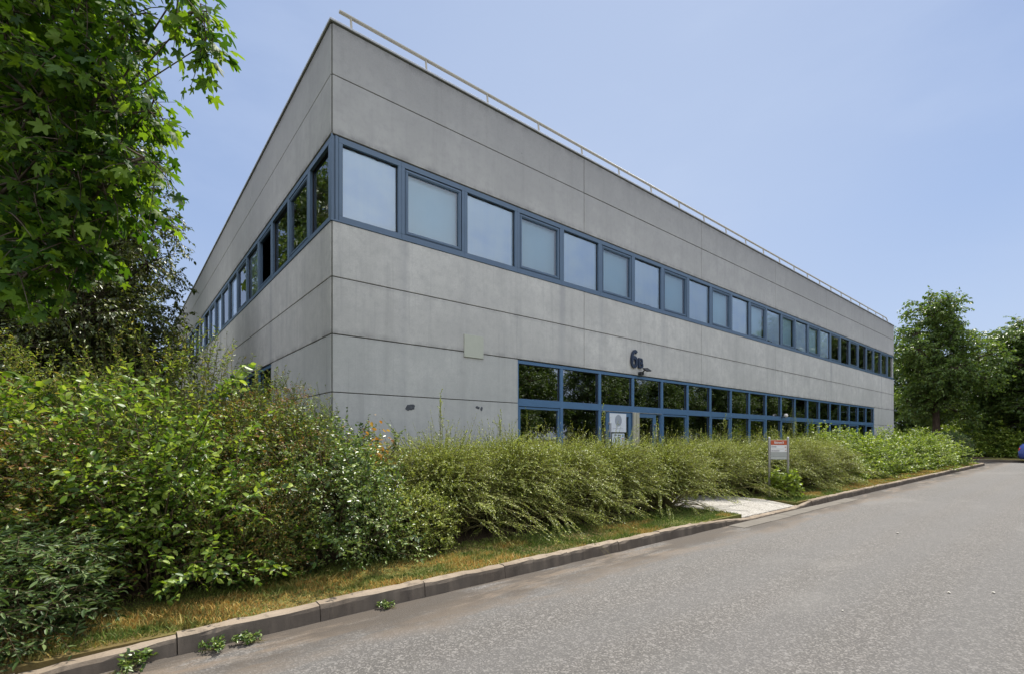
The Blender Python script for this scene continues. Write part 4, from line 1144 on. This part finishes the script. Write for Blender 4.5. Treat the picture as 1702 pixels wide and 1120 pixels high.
# right end: maple, yellow-green, big dark ones, hedge under them
p = at(1556, 728, 37.5)
me = tree_meshes(71, [(0, 0, -.1), (.1, 0, 2.5), (.3, .1, 4.5), (.2, .1, 8), (0, 0, 12)],
    [(c[0], c[1], c[2], c[3]) for c in envelope(21, 52, 3.2, 12.4, 3.7, 1.0, .8, .5)], 42, 15, .21, T_OVAL, (.5, 1.1), .28)
tree('broadleaf_tree', 'tall green tree standing just right of the far end of the building', (p[0], p[1], .1), 0, me, M['bark2'], LM['mid'], None, (1, 1, .98))
p = at(1640, 728, 41); gen(0, 'yellow-green tree between the tall green tree and the dark one', (p[0], p[1]), 0, 'yellow', None, (.62, .62, .58))
p = at(1700, 728, 38); gen(1, 'large dark tree at the right edge over the blue car', (p[0], p[1]), 4.0, 'deep', None, (1.15, 1.15, .98))
p = at(1790, 728, 36); gen(0, 'dark tree just outside the right edge beyond the road end', (p[0], p[1]), 2.2, 'deep', None, (1.2, 1.2, 1.0))
p = at(1510, 728, 47); gen(1, 'green tree behind the tall one at the end of the building', (p[0], p[1]), 2.0, 'mid', None, (1, 1, .9))
p = at(1590, 728, 52); gen(0, 'green tree furthest back at the end of the road', (p[0], p[1]), 5.0, 'mid', None, (1.1, 1.1, .85))
HS = shrub_meshes(73, 3.0, 1.9, 110, 9, 12, .15, T_OVAL, 82, .1, .12, .3, (.35, .8), .9, .15, .85, .4)
HG = 'hedge bushes at the end of the road'
for i, (px, Z, lf, sc_, lb) in enumerate((
    (1520, 43, 'bright', 1.0, 'light green bush beside the far end of the building'), (1585, 42, 'mid', 1.05, 'mid green bush under the tall green tree'),
    (1640, 39, 'deep', 1.0, 'dark hedge bush left of the blue car'), (1685, 37, 'deep', 1.1, 'dark hedge bush directly behind the blue car'),
    (1735, 36, 'deep', 1.1, 'dark hedge bush outside the right edge'), (1610, 46, 'deep', 1.2, 'dark bush behind the mid green one at the road end'))):
    p = at(px, 728, Z); shrub('leafy_shrub', lb, 'shrub', (p[0], p[1], .1), i*1.1, HS, M['stem'], LM[lf], HG, (sc_, sc_, sc_))
# trees across the road, mirrored in the windows
for i in range(22):
    x = 2+i*4.6+rnd.uniform(-.8, .8); y = -17.0+rnd.uniform(-1.2, 1.2)
    s = rnd.uniform(.6, .75) if x < 62 else rnd.uniform(1.25, 1.6)
    gen(i % 2, 'broad green tree across the road, seen mirrored in the ground floor windows', (x, y), rnd.uniform(0, 6), ('mid', 'yellow')[(i//2) % 2], 'trees across the road', (s*1.05, s*1.05, s))

# ------------------------------------------------------------------ grass and weeds
def grass():
    rg = np.random.default_rng(2); n = 115000
    u = rg.uniform(0, 1, n)
    x = -6.0+(np.exp(u*math.log(1+41.5/2.6))-1)*2.6
    y = -3.86+rg.beta(1.0, 1.25, n)*1.25
    keep = ~((x > 6.3) & (x < 8.95)) & (x < 35)
    x, y = x[keep], y[keep]; n = len(x)
    h = rg.gamma(3, .006, n)+.008; h *= 1+.6*np.sin(x*3.1)*np.sin(y*5+x)
    h = np.clip(h, .01, .10)
    w = .0035+.0012*np.abs(x+3)**.5
    a = rg.uniform(0, 6.283, n); le = rg.normal(0, .55, (n, 2))*h[:, None]
    P = np.stack([x, y, np.full(n, .122)], 1)
    dx = np.stack([np.cos(a)*w, np.sin(a)*w, np.zeros(n)], 1)
    mid = P+np.stack([le[:, 0]*.35, le[:, 1]*.35, h*.6], 1); tip = P+np.stack([le[:, 0], le[:, 1], h], 1)
    V = np.stack([P-dx, P+dx, mid+dx*.7, tip, mid-dx*.7], 1).reshape(-1, 3)
    F = np.array([(0, 1, 2), (0, 2, 4), (4, 2, 3)])[None]+(np.arange(n)*5)[:, None, None]
    o = mobj('grass', np_mesh('grass', V, F.reshape(-1, 3)), M['grass']); kind(o, 'stuff')
grass()
WM = shrub_meshes(81, .13, .14, 14, 4, 6, .042, T_OVAL, 86, .2, .15, .2, (.04, .09), 1.0, .3, .9, .4, .0)
for i, (px, py, s, lb) in enumerate(((416, 1068, .6, 'small green weed in the gutter right of the broken kerb end'), (357, 1077, .62, 'spreading green weed in the gutter against the broken kerb end'),
        (214, 1110, .75, 'green weed growing over the sunken kerb stones at the bottom left'), (640, 1008, .5, 'tiny green weed in the gutter below the dry grass'))):
    Z = 802*1.55/(py-728); p = at(px, py, Z)
    tag(shrub('weed', lb, 'weed', (p[0], min(p[1], -4.06), 0), i*2.0, WM, M['twig'], LM['privet'], 'weeds in the gutter', (s, s, s)), lb, 'weed', 'weeds in the gutter')
WG_ = 'pale scraps on the asphalt'
scm = simple('dry_leaf_scrap', (.36, .34, .30), .7)
for i, (px, py, r, lb) in enumerate(((1492, 886, .03, 'pale scrap on the open asphalt nearest the far kerb'), (1577, 985, .02, 'curled pale scrap on the asphalt left of another'),
        (1651, 985, .02, 'pale scrap on the asphalt closest to the right edge'), (1400, 1015, .012, 'tiny pale scrap in the lower middle of the asphalt'))):
    Z = 802*1.55/(py-728); p = at(px, py, Z); q = MB()
    vs = [(p[0]+r*math.cos(a)*(1+.4*math.sin(3*a+i)), p[1]+r*.7*math.sin(a), .006+.35*r*abs(math.cos(a))) for a in np.linspace(0, 6.283, 11)[:-1]]
    q.add(vs+[(p[0], p[1], .004)], [(k, (k+1) % 10, 10) for k in range(10)])
    tag(q.build('scrap', scm), lb, 'litter', WG_)

# ------------------------------------------------------------------ parked blue car (only its tail shows at the right edge)
def car():
    p = at(1694, 728, 31.0)
    c = thing('parked_car', 'blue hatchback parked at the end of the road, cut by the right edge', 'car', (p[0]+.35, p[1]-2.0, 0), 0)
    paint = simple('blue_car_paint', (.05, .085, .30), .25, .3, .6, .05)
    # sections along y (tail at +y): (y, half width, z bottom, z belt, z roof, roof half width)
    secs = [(2.02, .72, .38, .78, .80, .60), (1.95, .80, .26, .88, 1.10, .60), (1.62, .84, .22, .93, 1.40, .58), (.9, .86, .2, .94, 1.48, .60), (.1, .86, .2, .93, 1.49, .60), (-.45, .86, .2, .92, 1.42, .58),
            (-1.0, .86, .2, .93, .97, .62), (-1.6, .83, .22, .84, .87, .6), (-1.95, .74, .26, .70, .72, .5), (-2.05, .62, .34, .6, .61, .4)]
    mb = MB(); vs = []; k = 10
    for y, w, zb, zm, zr, rw in secs:
        vs += [(-w*.85, y, zb), (-w, y, zb+.18), (-w*1.01, y, (zb+zm)/2+.05), (-w*.97, y, zm), (-rw, y, zr-.04), (-rw*.6, y, zr), (rw*.6, y, zr), (rw, y, zr-.04), (w*.97, y, zm), (w*1.01, y, (zb+zm)/2+.05)]
        vs += [(w, y, zb+.18), (w*.85, y, zb)]
    k = 12; fs = []
    for i in range(len(secs)-1):
        for a in range(k): fs.append((i*k+a, i*k+(a+1) % k, (i+1)*k+(a+1) % k, (i+1)*k+a))
    fs += [tuple(range(k))[::-1], tuple((len(secs)-1)*k+a for a in range(k))]
    mb.add(vs, fs); mb.build('body', paint, c, smooth=True)
    gm = simple('car_glass', (.02, .025, .03), .08, 0, .8)
    for s in (-1, 1):
        q = MB(); q.add([(s*.845, 1.45, .96), (s*.85, .45, .96), (s*.62, .45, 1.40), (s*.605, 1.35, 1.36)], [(0, 1, 2, 3)]); q.build('side_window', gm, c)
        q = MB(); q.add([(s*.85, .38, .96), (s*.85, -.85, .96), (s*.615, -.4, 1.37), (s*.62, .38, 1.40)], [(0, 1, 2, 3)]); q.build('side_window', gm, c)
        q = MB(); q.box(s*.88-.06, s*.88+.06, -.75, -.58, .93, 1.06); q.build('mirror', paint, c, bevel=.03)
        q = MB(); q.box(s*.68-.1, s*.68+.1, 1.9, 2.0, .74, .95); q.build('tail_light', simple('tail_light_red', (.4, .02, .02), .2), c, bevel=.02)
        q = MB(); q.box(s*.6-.13, s*.6+.13, -2.03, -1.9, .58, .70); q.build('headlight', simple('headlight_clear', (.6, .6, .6), .1), c, bevel=.02)
        for y in (1.28, -1.28):
            q = MB(); q.tube([(s*.67, y, .31), (s*.87, y, .31)], .31, 22); w = q.build('wheel', M['black'], c, bevel=0)
            q = MB(); q.tube([(s*.865, y, .31), (s*.885, y, .31)], [.2, .17], 14); q.build('rim', M['steel'], w)
    q = MB(); q.add([(-.56, 1.985, .98), (.56, 1.985, .98), (.52, 1.68, 1.385), (-.52, 1.68, 1.385)], [(0, 1, 2, 3)]); q.build('rear_window', gm, c)
    q = MB(); q.add([(-.7, -.99, .985), (.7, -.99, .985), (.56, -.48, 1.40), (-.56, -.48, 1.40)], [(0, 1, 2, 3)]); q.build('windscreen', gm, c)
    q = MB(); q.box(-.74, .74, 1.96, 2.06, .3, .5); q.build('bumper', M['black'], c, bevel=.03)
car()
